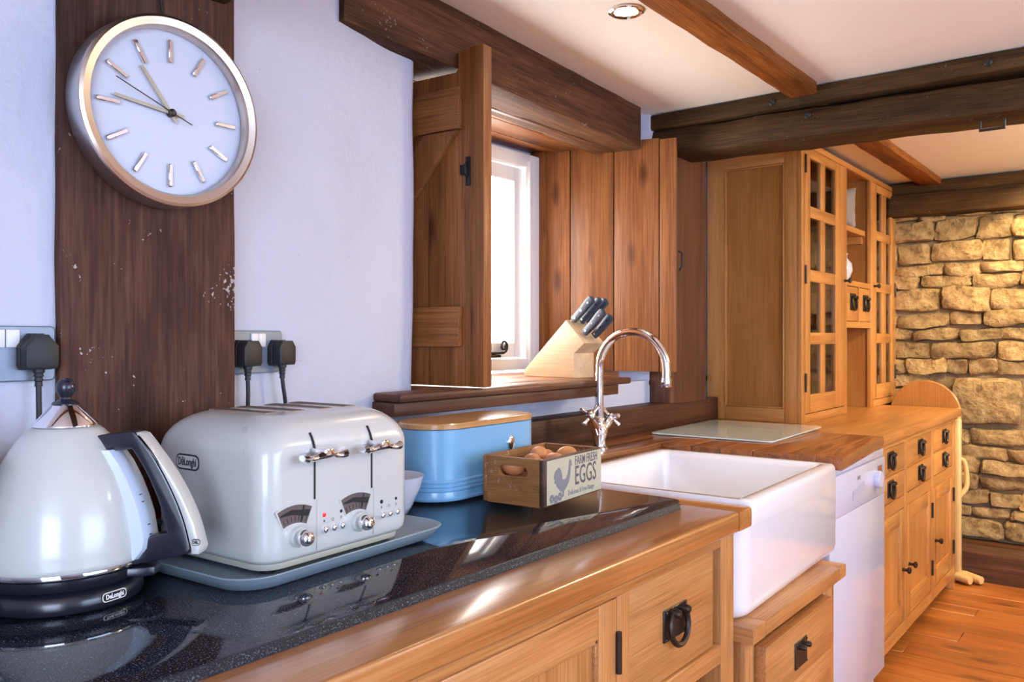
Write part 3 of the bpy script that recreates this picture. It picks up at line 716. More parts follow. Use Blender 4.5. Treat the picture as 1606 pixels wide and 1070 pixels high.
def glazed(x0, x1, c0, c1, c2, c3, knob_x, hinge_x):
    y = YH - .001; th = .02; z0, z1 = .965, 2.126
    dr = obj('door', box(B(), x0, c0, y - .0, y + th, z0, z1, .002), SIDE[2], ht)
    obj('stile', box(B(), c3, x1, y, y + th, z0, z1, .002), SIDE[2], dr)
    zs = [z0] + [v for r in rows for v in r] + [z1]
    for i in range(0, len(zs), 2): obj('rail', box(B(), c0, c3, y + .0005, y + th, zs[i], zs[i + 1], .002), SIDE[0], dr)
    for (a, b) in rows:
        obj('muntin', box(B(), c1, c2, y + .001, y + th, a, b, .002), SIDE[2], dr)
        for (p0, p1) in ((c0, c1), (c2, c3)): obj('pane', box(B(), p0, p1, y + .010, y + .013, a, b), CABGLASS, dr)
    knob(dr, knob_x, y, 1.572, .013, MATTB)
    for zz in (1.10, 1.57, 2.05): obj('hinge', lathe(B(), [(.005, -.04), (.005, .04)], 10, (hinge_x, y - .003, zz)), BRONZE, dr)
glazed(3.607, 4.183, 3.672, 3.815, 3.880, 4.030, 4.165, 3.604)
glazed(4.662, 5.128, 4.745, 4.865, 4.945, 5.055, 4.69, 5.131)
# centre bay
obj('shelf', box(B(), 4.21, 4.635, YH + .03, 1.643, 1.835, 1.862), SIDE[0], ht)
obj('shelf_cleat', box(B(), 4.615, 4.645, YH + .045, 1.5, 1.795, 1.834), SIDE[1], ht)
obj('rail', box(B(), 4.21, 4.635, YH + .001, YH + .03, 1.553, 1.580), SIDE[0], ht)
obj('shelf', box(B(), 4.205, 4.645, YH + .03, 1.643, 1.560, 1.579), SIDE[0], ht)
obj('rail', box(B(), 4.21, 4.635, YH + .001, YH + .03, 1.345, 1.376), SIDE[0], ht)
obj('shelf', box(B(), 4.205, 4.645, YH + .03, 1.643, 1.346, 1.366), SIDE[0], ht)
obj('divider', box(B(), 4.412, 4.434, YH + .001, YH + .03, 1.376, 1.553), SIDE[2], ht)
for (a, b) in ((4.212, 4.41), (4.436, 4.633)):
    dr = obj('drawer', box(B(), a, b, YH + .004, YH + .022, 1.379, 1.550, .002), SIDE[0], ht)
    ring_handle(dr, (a + b) / 2 + .01, YH + .004, 1.475, .095, .085)
# what stands in the dresser
cu = thing('cushion', 'small grey quilted cushion with round cord on the dresser shelf', 'cushion', (4.415, 1.325, 1.864), radians(-38))
bm = B(); bmesh.ops.create_grid(bm, x_segments=14, y_segments=14, size=1)
tops = [v.co.copy() for v in bm.verts]; bm.free()
bm = B()
for sgn in (-1, 1):
    g = bmesh.ops.create_grid(bm, x_segments=14, y_segments=14, size=1)['verts']
    for v in g:
        x_, y_ = v.co.x, v.co.y; k = max(0, (1 - abs(x_) ** 2.5)) ** .5 * max(0, (1 - abs(y_) ** 2.5)) ** .5
        pin = 1 - .10 * (1 - x_ * x_) * abs(y_) ** 3 * 0
        sx = .115 * x_ * (1 - .08 * (1 - y_ * y_)); sz = .105 * y_ * (1 - .08 * (1 - x_ * x_))
        v.co = Vector((sx, sgn * .042 * k * (1 + .08 * sin(9 * x_) * sin(9 * y_)), .108 + sz))
bmesh.ops.remove_doubles(bm, verts=bm.verts[:], dist=.0008)
obj('cover', bm, CUSHION, cu, angle=70)
tube_pts = [(.07 * cos(t * pi / 16) - .02, -.040 + .010 * abs(cos(t * pi / 16)), .108 + .07 * sin(t * pi / 16)) for t in range(33)]
obj('cord_ring', tube(B(), tube_pts, .005, 8), CORDM, cu)
jg = B(); lathe(jg, [(.035, 0), (.048, .012), (.062, .05), (.058, .085), (.038, .11), (.036, .125), (.041, .135), (.037, .133), (.03, .12)], 28, (4.19 + .085, 1.27, 1.5805))
tag(obj('vase', jg, PORCELAIN), 'round white vase in the open bay of the dresser', 'vase')
pp = None
for k in range(9):
    bm = B(); lathe(bm, [(.055, 0), (.06, .003), (.09, .010), (.105, .016), (.104, .018), (.085, .012), (.05, .006)], 32)
    o = obj('plate', bm, PORCELAIN); o.location = (3.80, 1.40, 1.3005 + k * .0125)
    tag(o, ['lowest white plate of the stack', 'second white plate from the bottom of the stack', 'third white plate from the bottom of the stack', 'fourth white plate from the bottom of the stack', 'middle white plate of the stack', 'fourth white plate from the top of the stack', 'third white plate from the top of the stack', 'second white plate from the top of the stack', 'topmost white plate of the stack'][k] + ' behind the near glazed door', 'plate', 'plates stacked in the dresser')
for k, (x_, z_) in enumerate(((4.80, 1.3005), (4.80, 1.372))):
    c_ = thing('teacup', ['white teacup at the bottom of the pair behind the far glazed door', 'white teacup stacked upon another behind the far glazed door'][k], 'cup', (x_, 1.34, z_))
    obj('bowl', lathe(B(), [(.022, 0), (.03, .006), (.042, .035), (.045, .065), (.042, .065), (.038, .035), (.024, .010)], 24), PORCELAIN, c_)
    obj('handle', tube(B(), [(-.012 + .0, -.042 - .018 * sin(t * pi / 8), .036 + .022 * cos(t * pi / 8)) for t in range(9)], .004, 8), PORCELAIN, c_)
bw = B(); lathe(bw, [(.035, 0), (.04, .004), (.07, .03), (.08, .07), (.077, .07), (.066, .032), (.03, .008)], 28, (4.82, 1.36, .9625)); tag(obj('bowl', bw, PORCELAIN), 'pale bowl low behind the far glazed dresser door', 'bowl')
# bits at the far end
ft = thing('folding_table', 'pale birch folded table with half round top beyond the sideboard', 'table', (4.905, 0, 0))
obj('round_leaf', lathe(B(), [(.172, 0), (.177, .004), (.177, .018), (.172, .022)], 56, (.052, 1.02, .885), 'x'), HUTCHSIDE[2], ft)
obj('leg', box(B(), -.005, .035, .835, .868, .03, .865, .008), PALE[2], ft)
obj('leg', box(B(), -.005, .035, 1.13, 1.163, .03, .865, .008), PALE[2], ft)
obj('stretcher', box(B(), .005, .03, .868, 1.13, .55, .60, .004), PALE[1], ft)
obj('stretcher', box(B(), .005, .051, .868, 1.13, .80, .85, .004), PALE[1], ft)
obj('curved_arm', tube(B(), smoothpath([(.02, .842, .655), (.03, .822, .635), (.035, .812, .56), (.03, .815, .50), (.02, .842, .455)], 6), .012, 10), PALE[2], ft)
obj('peg', lathe(B(), [(.010, 0), (.013, .02), (.012, .05), (.006, .056)], 14, (.035, .852, .866)), PALE[2], ft)
for (yy, xx) in ((.80, .03), (.845, -.01)): obj('foot', tube(B(), [(xx + .06, yy + .10, .03), (xx + .02, yy + .02, .032), (xx - .02, yy - .06, .028)], [.018, .024, .020], 12), PALE[2], ft)

# iron staple under the log
hk = B(); tube(hk, [(0, -.035, .05), (0, -.035, 0), (0, .035, 0), (0, .035, .05)], .006, 8)
o = tag(obj('iron_staple', hk, IRON), 'black square iron staple hanging under the ceiling log', 'hook'); o.location = (3.125, .44, 1.983)

# downlight in view
dl = thing('ceiling_downlight', 'lit chrome ringed downlight recessed in the ceiling', 'light', (2.033, 1.186, ZC - .0005))
obj('ring', lathe(B(), [(.050, 0), (.050, -.004), (.044, -.007), (.034, -.004), (.033, .0)], 40, cap0=False, cap1=False), CHROME, dl)
obj('lamp', lathe(B(), [(.0325, -.001), (.025, -.003), (.01, -.0035)], 32), LAMP, dl)
spot('ceiling_downlight_glow', (2.033, 1.186, ZC - .02), 14, WARM, 120, 1.0, .03)

# ================================================================== CLOCK
ck = thing('wall_clock', 'round brushed steel wall clock with white dial on the oak post', 'clock', (.777, 1.405, 1.690))
R = .1655
obj('case', lathe(B(), [(.155, 0), (R - .002, 0), (R, -.004), (R, -.046)], 96, axis='y', cap0=True, cap1=False), SATIN, ck)
obj('bezel', lathe(B(), [(R, -.046), (R - .001, -.050), (R - .006, -.053), (R - .018, -.050), (R - .022, -.044), (R - .022, -.030)], 96, axis='y', cap0=False, cap1=False), STEEL, ck)
obj('dial', lathe(B(), [(R - .021, -.0), (R - .021, -.028), (R - .03, -.0285)], 96, axis='y', cap0=False), DIAL, ck)
obj('glass', lathe(B(), [(R - .0225, -.045), (R - .0225, -.046)], 64, axis='y'), CLOCKGLASS, ck)
mk = obj('hour_marker', box(B(), -.0045, .0045, -.006, 0, -.0205, .0205, .0018, 1), CHROME, ck)
mk.location = (0, -.0287, .109)
for h in range(1, 12):
    t = h * pi / 6; o = part('hour_marker', mk, ck, (.109 * sin(t), -.0287, .109 * cos(t)), (0, t, 0))
def hand(name, t, L, tail, w, y, mat):
    h = B(); prism(h, [(-w, -tail), (w, -tail), (w * .9, L), (-w * .9, L)], -.0006, .0006, 'y')
    o = obj(name, h, mat, ck); o.location = (0, y, 0); o.rotation_euler = (0, t, 0)
HM = plain('champagne_hand', (.42, .38, .30), .35, .6)
hand('hour_hand', 2 * pi * (10.76 / 12), .089, .018, .0033, -.034, HM)
hand('minute_hand', 2 * pi * (46 / 60), .102, .022, .003, -.037, HM)
hand('second_hand', 2 * pi * (48.6 / 60), .108, .040, .0008, -.040, BRONZE)
obj('hub', lathe(B(), [(.007, -.030), (.007, -.0405), (.004, -.043)], 20, axis='y'), BRONZE, ck)
obj('hanging_cord', tube(B(), [(.004, -.006, .166), (0, -.004, .19), (-.008, -.003, .24)], .0022, 6), MATTB, ck)

# ================================================================== SOCKETS AND PLUGS
def socket(label, loc, rz):
    s_ = thing('wall_socket', label, 'socket', loc, rz)
    pl = B(); loft(pl, [[Vector((p[0], -.0, p[1])) for p in rrect(.150, .088, .008)], [Vector((p[0], -.008, p[1])) for p in rrect(.150, .088, .008)], [Vector((p[0], -.010, p[1])) for p in rrect(.146, .084, .007)]])
    obj('plate', pl, PLATEBLUE, s_)
    for sx in (-.0105, .0105): obj('rocker_switch', box(B(), sx - .0098, sx + .0098, -.0145, -.0095, .010, .038, .0015), WHITE, s_)
    return s_
socket('brushed steel double socket at the left edge beside the post', (.527, 1.4245, 1.270), 0)
wa = atan2(.14, .66)
socket('brushed steel double socket right of the oak post above the toaster', (1.020, 1.4785, 1.266), wa)
def plug(label, loc, rz, path, tall=.0):
    g = thing('power_plug', label, 'plug', loc, rz)
    bd = B(); o_ = [(-.022, -.024), (.022, -.024), (.025, -.018), (.025, .012), (.010, .030), (-.010, .030), (-.025, .012), (-.025, -.018)]
    if tall: o_ = [(-.022, -.024), (.022, -.024), (.025, -.018), (.025, .014), (.016, .027), (-.016, .027), (-.025, .014), (-.025, -.018)]
    prism(bd, o_, -.034, 0, 'y', .004); prism(bd, [(p[0] * 1.08, p[1] * 1.06) for p in o_], -.012, -.0, 'y', .002)
    obj('body', bd, MATTB, g)
    sr_ = B(); lathe(sr_, [(.009, -.022), (.0085, -.030), (.0065, -.031), (.0075, -.036), (.0055, -.037), (.0068, -.043), (.0052, -.044), (.006, -.052)], 14, (0, -.017, 0)); obj('strain_relief', sr_, MATTB, g)
    obj('cable', tube(B(), smoothpath([(0, -.017, -.05)] + path, 8), .0042, 10), MATTB, g)
plug('black plug on a cable at the socket left of the post', (.569, 1.4135, 1.270), 0, [(0, -.018, -.08), (0, -.018, -.11), (-.004, -.02, -.15), (-.02, -.02, -.22), (-.03, -.02, -.30), (-.03, -.025, -.339)])
plug('rounded black plug half hidden by the edge of the post', (.978, 1.4600, 1.262), wa, [(0, -.018, -.08), (-.001, -.018, -.12), (-.002, -.018, -.2), (-.0, -.018, -.31), (0, -.02, -.331)], 1)
plug('black plug with slanting cable at the right end of its socket', (1.076, 1.4805, 1.262), wa, [(.002, -.018, -.07), (.008, -.018, -.10), (.016, -.016, -.14), (.03, -.01, -.22), (.04, -.01, -.30), (.04, -.015, -.331)], 1)

# ================================================================== KETTLE
KX, KY = .541, 1.238
kb = thing('kettle_stand', 'round black electric stand carrying the cream kettle', 'kettle stand', (KX, KY, ZG))
obj('base_plate', lathe(B(), [(.092, 0), (.100, .003), (.103, .010), (.101, .022), (.094, .030), (.080, .033)], 64), BLACK, kb)
kt = thing('kettle', 'cream dome kettle with chrome lid and black ball knob', 'kettle', (KX, KY, ZG))
obj('foot_ring', lathe(B(), [(.085, .0335), (.103, .034), (.106, .038), (.1065, .049), (.104, .051), (.08, .051)], 64), BLACK, kt)
obj('steel_band', lathe(B(), [(.107, .0512), (.1095, .052), (.1105, .057), (.1100, .059)], 64, cap0=False, cap1=False), CHROME, kt)
prof = [(.1100, .0575), (.1118, .060), (.1125, .066), (.1115, .085), (.1085, .110), (.1035, .135), (.0960, .160), (.0860, .185), (.0735, .208), (.0610, .228), (.0500, .240), (.0440, .2445), (.0410, .2455)]
pr2 = []
for i in range(len(prof) - 1):
    for k in range(3): pr2.append((prof[i][0] + (prof[i + 1][0] - prof[i][0]) * k / 3, prof[i][1] + (prof[i + 1][1] - prof[i][1]) * k / 3))
pr2.append(prof[-1])
obj('body', lathe(B(), prof, 72), CREAM, kt, angle=60)
ld = obj('lid', lathe(B(), [(.0420, .2456), (.0430, .247), (.0425, .2495), (.0190, .2755), (.017, .277)], 56), CHROME, kt)
obj('knob', lathe(B(), [(.0175, .2765), (.0185, .278), (.0165, .280), (.008, .284), (.0072, .287), (.0095, .290), (.0125, .296), (.0132, .301), (.0120, .307), (.0085, .312), (.003, .3142)], 32), NAVY, ld)
# handle in its own vertical plane: s outward, z up
ha = atan2(-.818, .578)
def hp(s, z_, t): return Vector((cos(ha) * s - sin(ha) * t, sin(ha) * s + cos(ha) * t, z_ - ZG))
def slab(outline, w0, w1, bev=.003):
    bm = B(); prism(bm, outline, w0, w1, 'y', bev)
    for v in bm.verts: v.co = hp(v.co.x, v.co.z, v.co.y)
    return bm
outer_in = smoothpath([(.109, 0, 1.161), (.135, 0, 1.128), (.160, 0, 1.083), (.178, 0, 1.040), (.189, 0, .998)], 5)
inner = smoothpath([(.104, 0, 1.138), (.124, 0, 1.106), (.143, 0, 1.063), (.155, 0, 1.020)], 5)
blk = [(.050, 1.156), (.105, 1.163)] + [(p.x, p.z) for p in outer_in] + [(.183, .990), (.100, .972), (.108, 1.010)] + [(p.x, p.z) for p in inner][::-1] + [(.052, 1.131)]
hd = obj('handle', slab(blk, -.015, .015), NAVY, kt)
oc = smoothpath([(.114, 0, 1.160), (.143, 0, 1.126), (.171, 0, 1.083), (.191, 0, 1.040), (.203, 0, .998)], 5)
crm = [(p.x, p.z) for p in oc] + [(.200, .990), (.190, .990)] + [(p.x + .0008, p.z) for p in outer_in][::-1]
ho = obj('outer_grip', slab(crm, -.016, .016, .003), CREAM, hd)
lm = frame_mat(tuple(hp(.1975, 1.008, -.0164)), tuple(Vector((cos(ha), sin(ha), 0))), (0, 0, 1))
def badge(parent, m, w, h, back, rim, ink, txt, size, sx=1.0):
    """stadium badge with raised rim; m maps x,y plane, z outward"""
    b1 = B(); loft(b1, [[m @ Vector((p[0], p[1], 0)) for p in rrect(w, h, h * .42)], [m @ Vector((p[0], p[1], .0008)) for p in rrect(w, h, h * .42)]])
    bo = obj('badge', b1, rim, parent)
    b2 = B(); loft(b2, [[m @ Vector((p[0], p[1], .0008)) for p in rrect(w * .93, h * .80, h * .36)], [m @ Vector((p[0], p[1], .0012)) for p in rrect(w * .93, h * .80, h * .36)]])
    obj('badge_face', b2, back, bo)
    text_mesh('lettering', txt, size, ink, bo, m @ Matrix.Translation((0, 0, .0014)), sx, bold=size * .035)
badge(ho, lm, .013, .009, CREAM, NAVY, NAVY, 'DēL', .006, .8)
# gauge strip under the handle
gg = B(); rings = []
for (zz, r0, r1) in ((.0600, .100, .1150), (.075, .100, .1270), (.090, .100, .1290), (.12, .096, .1240), (.145, .09, .1160), (.17, .08, .1060), (.195, .07, .0930), (.214, .06, .0790)):
    rings.append([Vector((cos(ha) * r0 - sin(ha) * t0, sin(ha) * r0 + cos(ha) * t0, zz)) for r0, t0 in ((r0, -.026), (r1 - .004, -.022), (r1, -.014), (r1, .014), (r1 - .004, .022), (r0, .026))])
loft(gg, rings); gs = obj('water_gauge', gg, GAUGE, kt, angle=50)
mb = B()
for zz, rr in ((.150, .1142), (.140, .1178), (.108, .1264), (.094, .1288), (.088, .1288)):
    m = frame_mat(tuple(hp(rr + .0006, zz + ZG, -.012)), (-sin(ha), cos(ha), 0), (0, 0, 1)); box(mb, 0, .006, -.0006, .0006, -.0008, .0004, mat=m)
obj('gauge_mark', mb, INK, gs)
sw = B(); prism(sw, [(.085, -.028), (.125, -.020), (.135, -.010), (.135, .010), (.125, .020), (.085, .028)], .036, .049, 'z', .003)
for v in sw.verts: v.co = Vector((cos(ha) * v.co.x - sin(ha) * v.co.y, sin(ha) * v.co.x + cos(ha) * v.co.y, v.co.z))
obj('switch_lever', sw, NAVY, kt)
ca = atan2(-1, -.12)
ca = radians(-78)
bmm = frame_mat((.1015 * cos(ca), .1015 * sin(ca), .0165), (-sin(ca), cos(ca), 0), (cos(ca) * -.12, sin(ca) * -.12, 1))
badge(kb, bmm, .038, .0125, BLACK, WHITE, WHITE, 'DeLonghi', .0088, .82)
# its cord, behind it
def cord(pts, parent):
    L = Matrix.Translation(parent.location) @ Matrix.Rotation(parent.rotation_euler.z, 4, 'Z'); Li = L.inverted()
    return obj('cord', tube(B(), [Li @ p for p in smoothpath(pts, 8)], .004, 8), MATTB, parent)
cord([(.50, 1.34, ZG + .012), (.53, 1.368, ZG + .02), (.60, 1.372, ZG + .06), (.66, 1.375, ZG + .10), (.71, 1.372, ZG + .13)], kb)
cord([(.60, 1.30, ZG + .005), (.64, 1.29, ZG + .022), (.70, 1.29, ZG + .035), (.735, 1.34, ZG + .02)], kb)
# dark jar behind the kettle
jr = thing('dark_jar', 'dark glossy jar with red rim mostly hidden behind the kettle', 'jar', (.355, 1.295, ZG))
obj('body', lathe(B(), [(.040, 0), (.045, .004), (.050, .06), (.075, .14), (.100, .195), (.102, .208), (.098, .212), (.06, .214)], 48), DARKJAR, jr)
obj('lid_ring', lathe(B(), [(.099, .2125), (.101, .213), (.101, .219), (.05, .221)], 48), SATIN, jr)
obj('red_band', lathe(B(), [(.0665, .118), (.0695, .123), (.072, .128)], 48, cap0=False, cap1=False), JARRED, jr)

# ================================================================== TRAY AND TOASTER
ty = thing('tray', 'grey blue melamine tray under the toaster', 'tray', (.912, 1.200, ZG), radians(4.0))
bm = B()
def tr(w, d, r, z_): return [Vector((p[0], p[1], z_)) for p in rrect(w, d, r, 8)]
TW, TD = .478, .335
loft(bm, [tr(TW - .06, TD - .06, .05, .0005), tr(TW - .03, TD - .03, .055, .003), tr(TW - .008, TD - .008, .06, .018), tr(TW, TD, .06, .023), tr(TW - .004, TD - .004, .06, .0245), tr(TW - .012, TD - .012, .058, .021), tr(TW - .034, TD - .034, .05, .007), tr(TW - .06, TD - .06, .045, .005)])
obj('dish', bm, TRAYM, ty, angle=50)
TX, TY, TZ = .748, 1.060, ZG + .0055
TWd, TDp, THt = .334, .292, .242
to = thing('toaster', 'cream four slice toaster with chrome levers and dials', 'toaster', (TX, TY, TZ), radians(3.2))
cord([(.62, 1.33, ZG + .065), (.66, 1.31, ZG + .080), (.70, 1.30, ZG + .072), (.735, 1.33, ZG + .06), (.735, 1.37, ZG + .03), (.77, 1.385, ZG + .03)], to)
for (xx, yy) in ((.04, .04), (TWd - .04, .04), (.04, TDp - .04), (TWd - .04, TDp - .04)): obj('foot', lathe(B(), [(.012, 0), (.012, .012)], 14, (xx, yy, 0)), MATTB, to)
def tb(i, z_, r=.036): return [Vector((p[0] + TWd / 2, p[1] + TDp / 2, z_)) for p in rrect(TWd - 2 * i, TDp - 2 * i, max(r, .01), 8)]
obj('base', loft(bm := B(), [tb(.022, .006), tb(.012, .008), tb(.010, .018)]) and bm, CREAMD, to)
bm = B(); rings = [tb(.018, .0175), tb(.006, .020), tb(.0015, .027), tb(0, .040)]
for k in range(0, 11):
    a_ = pi / 2 * k / 10; rings.append(tb(.058 * (1 - cos(a_)), THt - .058 + .058 * sin(a_), .036 + .02 * sin(a_)))
rings.append(tb(.10, THt + .0008, .03))
loft(bm, rings)
body = obj('body', bm, CREAM, to, angle=60)
for a0 in (.070, .125, .188, .243):
    sl_ = obj('bread_slot', box(B(), a0, a0 + .030, .085, .235, THt - .030, THt + .0016, .001, 1), CRUMB, to)
    obj('slot_opening', box(B(), a0 + .005, a0 + .025, .088, .232, THt - .020, THt + .0022), CRUMBD, sl_)
def zl(z_): return z_ - TZ
for (a_, zt_, zb_) in ((.100, 1.143, 1.037), (.228, 1.140, 1.036)):
    obj('lever_slot', box(B(), a_ - .0022, a_ + .0022, -.0006, .004, zl(zb_), zl(1.116), .0005, 1), SLOT, to)
    up_ = B(); pts_ = []
    for k in range(0, 5):
        t_ = .55 * k / 4; pts_.append((a_ - .0015 * k * .6, .058 - .0588 * cos(t_) - .0002, THt - .058 + .0585 * sin(t_)))
    tube(up_, pts_, .0022, 6); obj('lever_slot', up_, SLOT, to)
    sm = B(); box(sm, a_ + .004, a_ + .0046, -.0004, .002, zl(.955), zl(1.036)); obj('seam', sm, plain('seam_grey', (.35, .35, .34), .5) if 'seam_grey' not in MATS else MATS['seam_grey'], to)
    lv = B(); zc_ = zl(1.1085)
    n_ = 17; rings = []
    for k in range(n_):
        u_ = -1 + 2 * k / (n_ - 1)
        ax = a_ + .046 * u_
        wy = .0135 * (1 - .55 * abs(sin(u_ * pi)) ** 2 * (1 if abs(u_) < .95 else 0)) * (1 if abs(u_) < .97 else .6)
        hz = .0065 * (1 + .25 * cos(u_ * pi * 2)) * (1 if abs(u_) < .97 else .6)
        rings.append([Vector((ax, -.024 + wy * cos(q), zc_ + .0025 * cos(u_ * 5) + hz * sin(q))) for q in [2 * pi * j / 12 for j in range(12)]])
    loft(lv, rings); box(lv, a_ - .009, a_ + .011, -.034, .0, zc_ - .003, zc_ + .012, .003); box(lv, a_ - .004, a_ + .004, -.02, .0, zc_ - .005, zc_ + .005)
    obj('lever', lv, CHROME, to)
def arcwin(ca_, zc_, dz=.0):
    w_ = B(); f_ = B(); tk = B()
    def arcpts(r0, r1, t0, t1, n=12):
        return [(ca_ + r1 * sin(t0 + (t1 - t0) * i / n), zc_ + r1 * cos(t0 + (t1 - t0) * i / n)) for i in range(n + 1)] + [(ca_ + r0 * sin(t1 - (t1 - t0) * i / n), zc_ + r0 * cos(t1 - (t1 - t0) * i / n)) for i in range(n + 1)]
    prism(f_, arcpts(.052, .086, -.46, .46), -.0012, .002, 'y'); fo_ = obj('dial_frame', f_, CREAM, to)
    prism(w_, arcpts(.055, .083, -.425, .425), -.0016, -.0010, 'y'); obj('dial_window', w_, plain('smoky_window', (.13, .11, .11), .2, coat=.5) if 'smoky_window' not in MATS else MATS['smoky_window'], fo_)
    prism(tk, [(ca_ + r * sin(t), zc_ + r * cos(t)) for r, t in ((.076, -.40), (.077, -.1), (.078, .40), (.067, .40), (.069, -.1), (.074, -.40))], -.0020, -.0016, 'y')
    for i in range(7):
        t = -.36 + .12 * i; prism(tk, [(ca_ + r * sin(t + e_), zc_ + r * cos(t + e_)) for r, e_ in ((.058, -.008), (.066, -.008), (.066, .008), (.058, .008))], -.0020, -.0016, 'y')
    prism(tk, [(ca_ + r * sin(t), zc_ + r * cos(t)) for r, t in ((.056, .18), (.082, .20), (.082, .235), (.056, .215))], -.0022, -.0016, 'y')
    obj('dial_scale', tk, SLOT, fo_)
for (ca_, zz) in ((.059, 1.0), (.190, .996)):
    arcwin(ca_, zl(.9515) - (.001 if ca_ > .1 else 0))
    kn = obj('browning_knob', lathe(B(), [(.0165, 0), (.0165, -.006), (.0150, -.008)], 32, (ca_ + .006, 0, zl(.9845)), 'y'), CREAM, to)
    obj('knob_cap', lathe(B(), [(.0105, -.008), (.0120, -.012), (.0130, -.018), (.0125, -.024), (.0100, -.029), (.0060, -.032), (.002, -.0328)], 28, (ca_ + .006, 0, zl(.9845)), 'y'), CHROME, kn)
for g_, a0 in enumerate((.120, .252)):
    for k in range(3):
        bt = obj('push_button', lathe(B(), [(.0068, 0), (.0068, -.0018), (.006, -.0022)], 20, (a0 + .0185 * k, 0, zl(.985)), 'y'), CREAM, to)
        obj('button_cap', lathe(B(), [(.0052, -.002), (.0050, -.005), (.0030, -.0065), (.001, -.007)], 18, (a0 + .0185 * k, 0, zl(.985)), 'y'), CHROME, bt)
        ic = B()
        m_ = FRONT(a0 + .0185 * k, -.0004, zl(.9985))
        if k == 0:
            for t in range(3): box(ic, -.0022, .0022, -.0003, .0003, -.0001, .0002, mat=m_ @ Matrix.Rotation(t * pi / 3, 4, 'Z'))
        elif k == 1:
            for t in range(8): box(ic, -.0009, .0009, .0019, .0025, -.0001, .0002, mat=m_ @ Matrix.Rotation(t * pi / 4, 4, 'Z'))
        else:
            for t in (-1, 0, 1): box(ic, -.002, .002, t * .0017 - .0003, t * .0017 + .0003, -.0001, .0002, mat=m_)
        obj('button_icon', ic, INK, to)
    obj('indicator_light', lathe(B(), [(.0035, 0), (.0033, -.0012), (.0018, -.002)], 16, (a0, 0, zl(1.0085)), 'y'), REDL if g_ == 0 else SLOT, to)
    obj('indicator_light', lathe(B(), [(.0028, 0), (.0026, -.0008), (.0015, -.0012)], 16, (a0 + .037, 0, zl(1.0085)), 'y'), SLOT, to)
badge(to, frame_mat((-.0002, .190, zl(1.0925)), (0, -1, 0), (0, 0, 1)), .062, .0255, plain('badge_silver', (.70, .69, .66), .35), NAVY, INK, 'DēLonghi', .0175, .70)

# ================================================================== BOWL, BREAD BIN, EGG CRATE
bw = thing('bowl', 'small white bowl between toaster and bread bin', 'bowl', (1.223, 1.285, ZG))
obj('wall', lathe(B(), [(.030, 0), (.036, .001), (.046, .018), (.060, .050), (.069, .078), (.070, .081), (.068, .081), (.066, .077), (.057, .050), (.043, .020), (.028, .008)], 48), PORCELAIN, bw, angle=60)
bb = thing('bread_bin', 'powder blue oval bread bin with bamboo lid', 'bread bin', (1.548, 1.352, ZG), radians(1.0))
LR, LL = .0855, .122
def ob(off, z_):
    pts_ = []
    for s_ in (1, -1):
        for k in range(17):
            t = -pi / 2 + pi * k / 16
            pts_.append(Vector((s_ * (LL + (LR + off) * cos(t)), s_ * (LR + off) * sin(t), z_)))
    return pts_
rg = [ob(-.004, .0), ob(0.002, .001), ob(.003, .006), ob(.001, .010)]
for k in range(3):
    z_ = .026 + k * .0095
    rg += [ob(0, z_ - .0045), ob(.0022, z_ - .002), ob(.0022, z_ + .002), ob(0, z_ + .0045)]
rg += [ob(0, .10), ob(0, .1615), ob(-.003, .1625)]
obj('body', loft(bm := B(), rg) and bm, BLUE, bb, angle=30)
ldm = B(); loft(ldm, [ob(-.001, .163), ob(.001, .164), ob(.001, .174), ob(-.002, .1765), ob(-.006, .177)])
obj('lid', ldm, BAMBOO[0], bb, angle=30)
bg_ = B(); lathe(bg_, [(.0145, 0), (.0145, -.003), (.011, -.005), (.004, -.006)], 28, (0, 0, 0), 'y')
for v in bg_.verts: v.co = Vector((v.co.x * .85, v.co.y, v.co.z * 1.2))
o = obj('badge', bg_, CHROME, bb); o.location = (.062, -LR, .113)
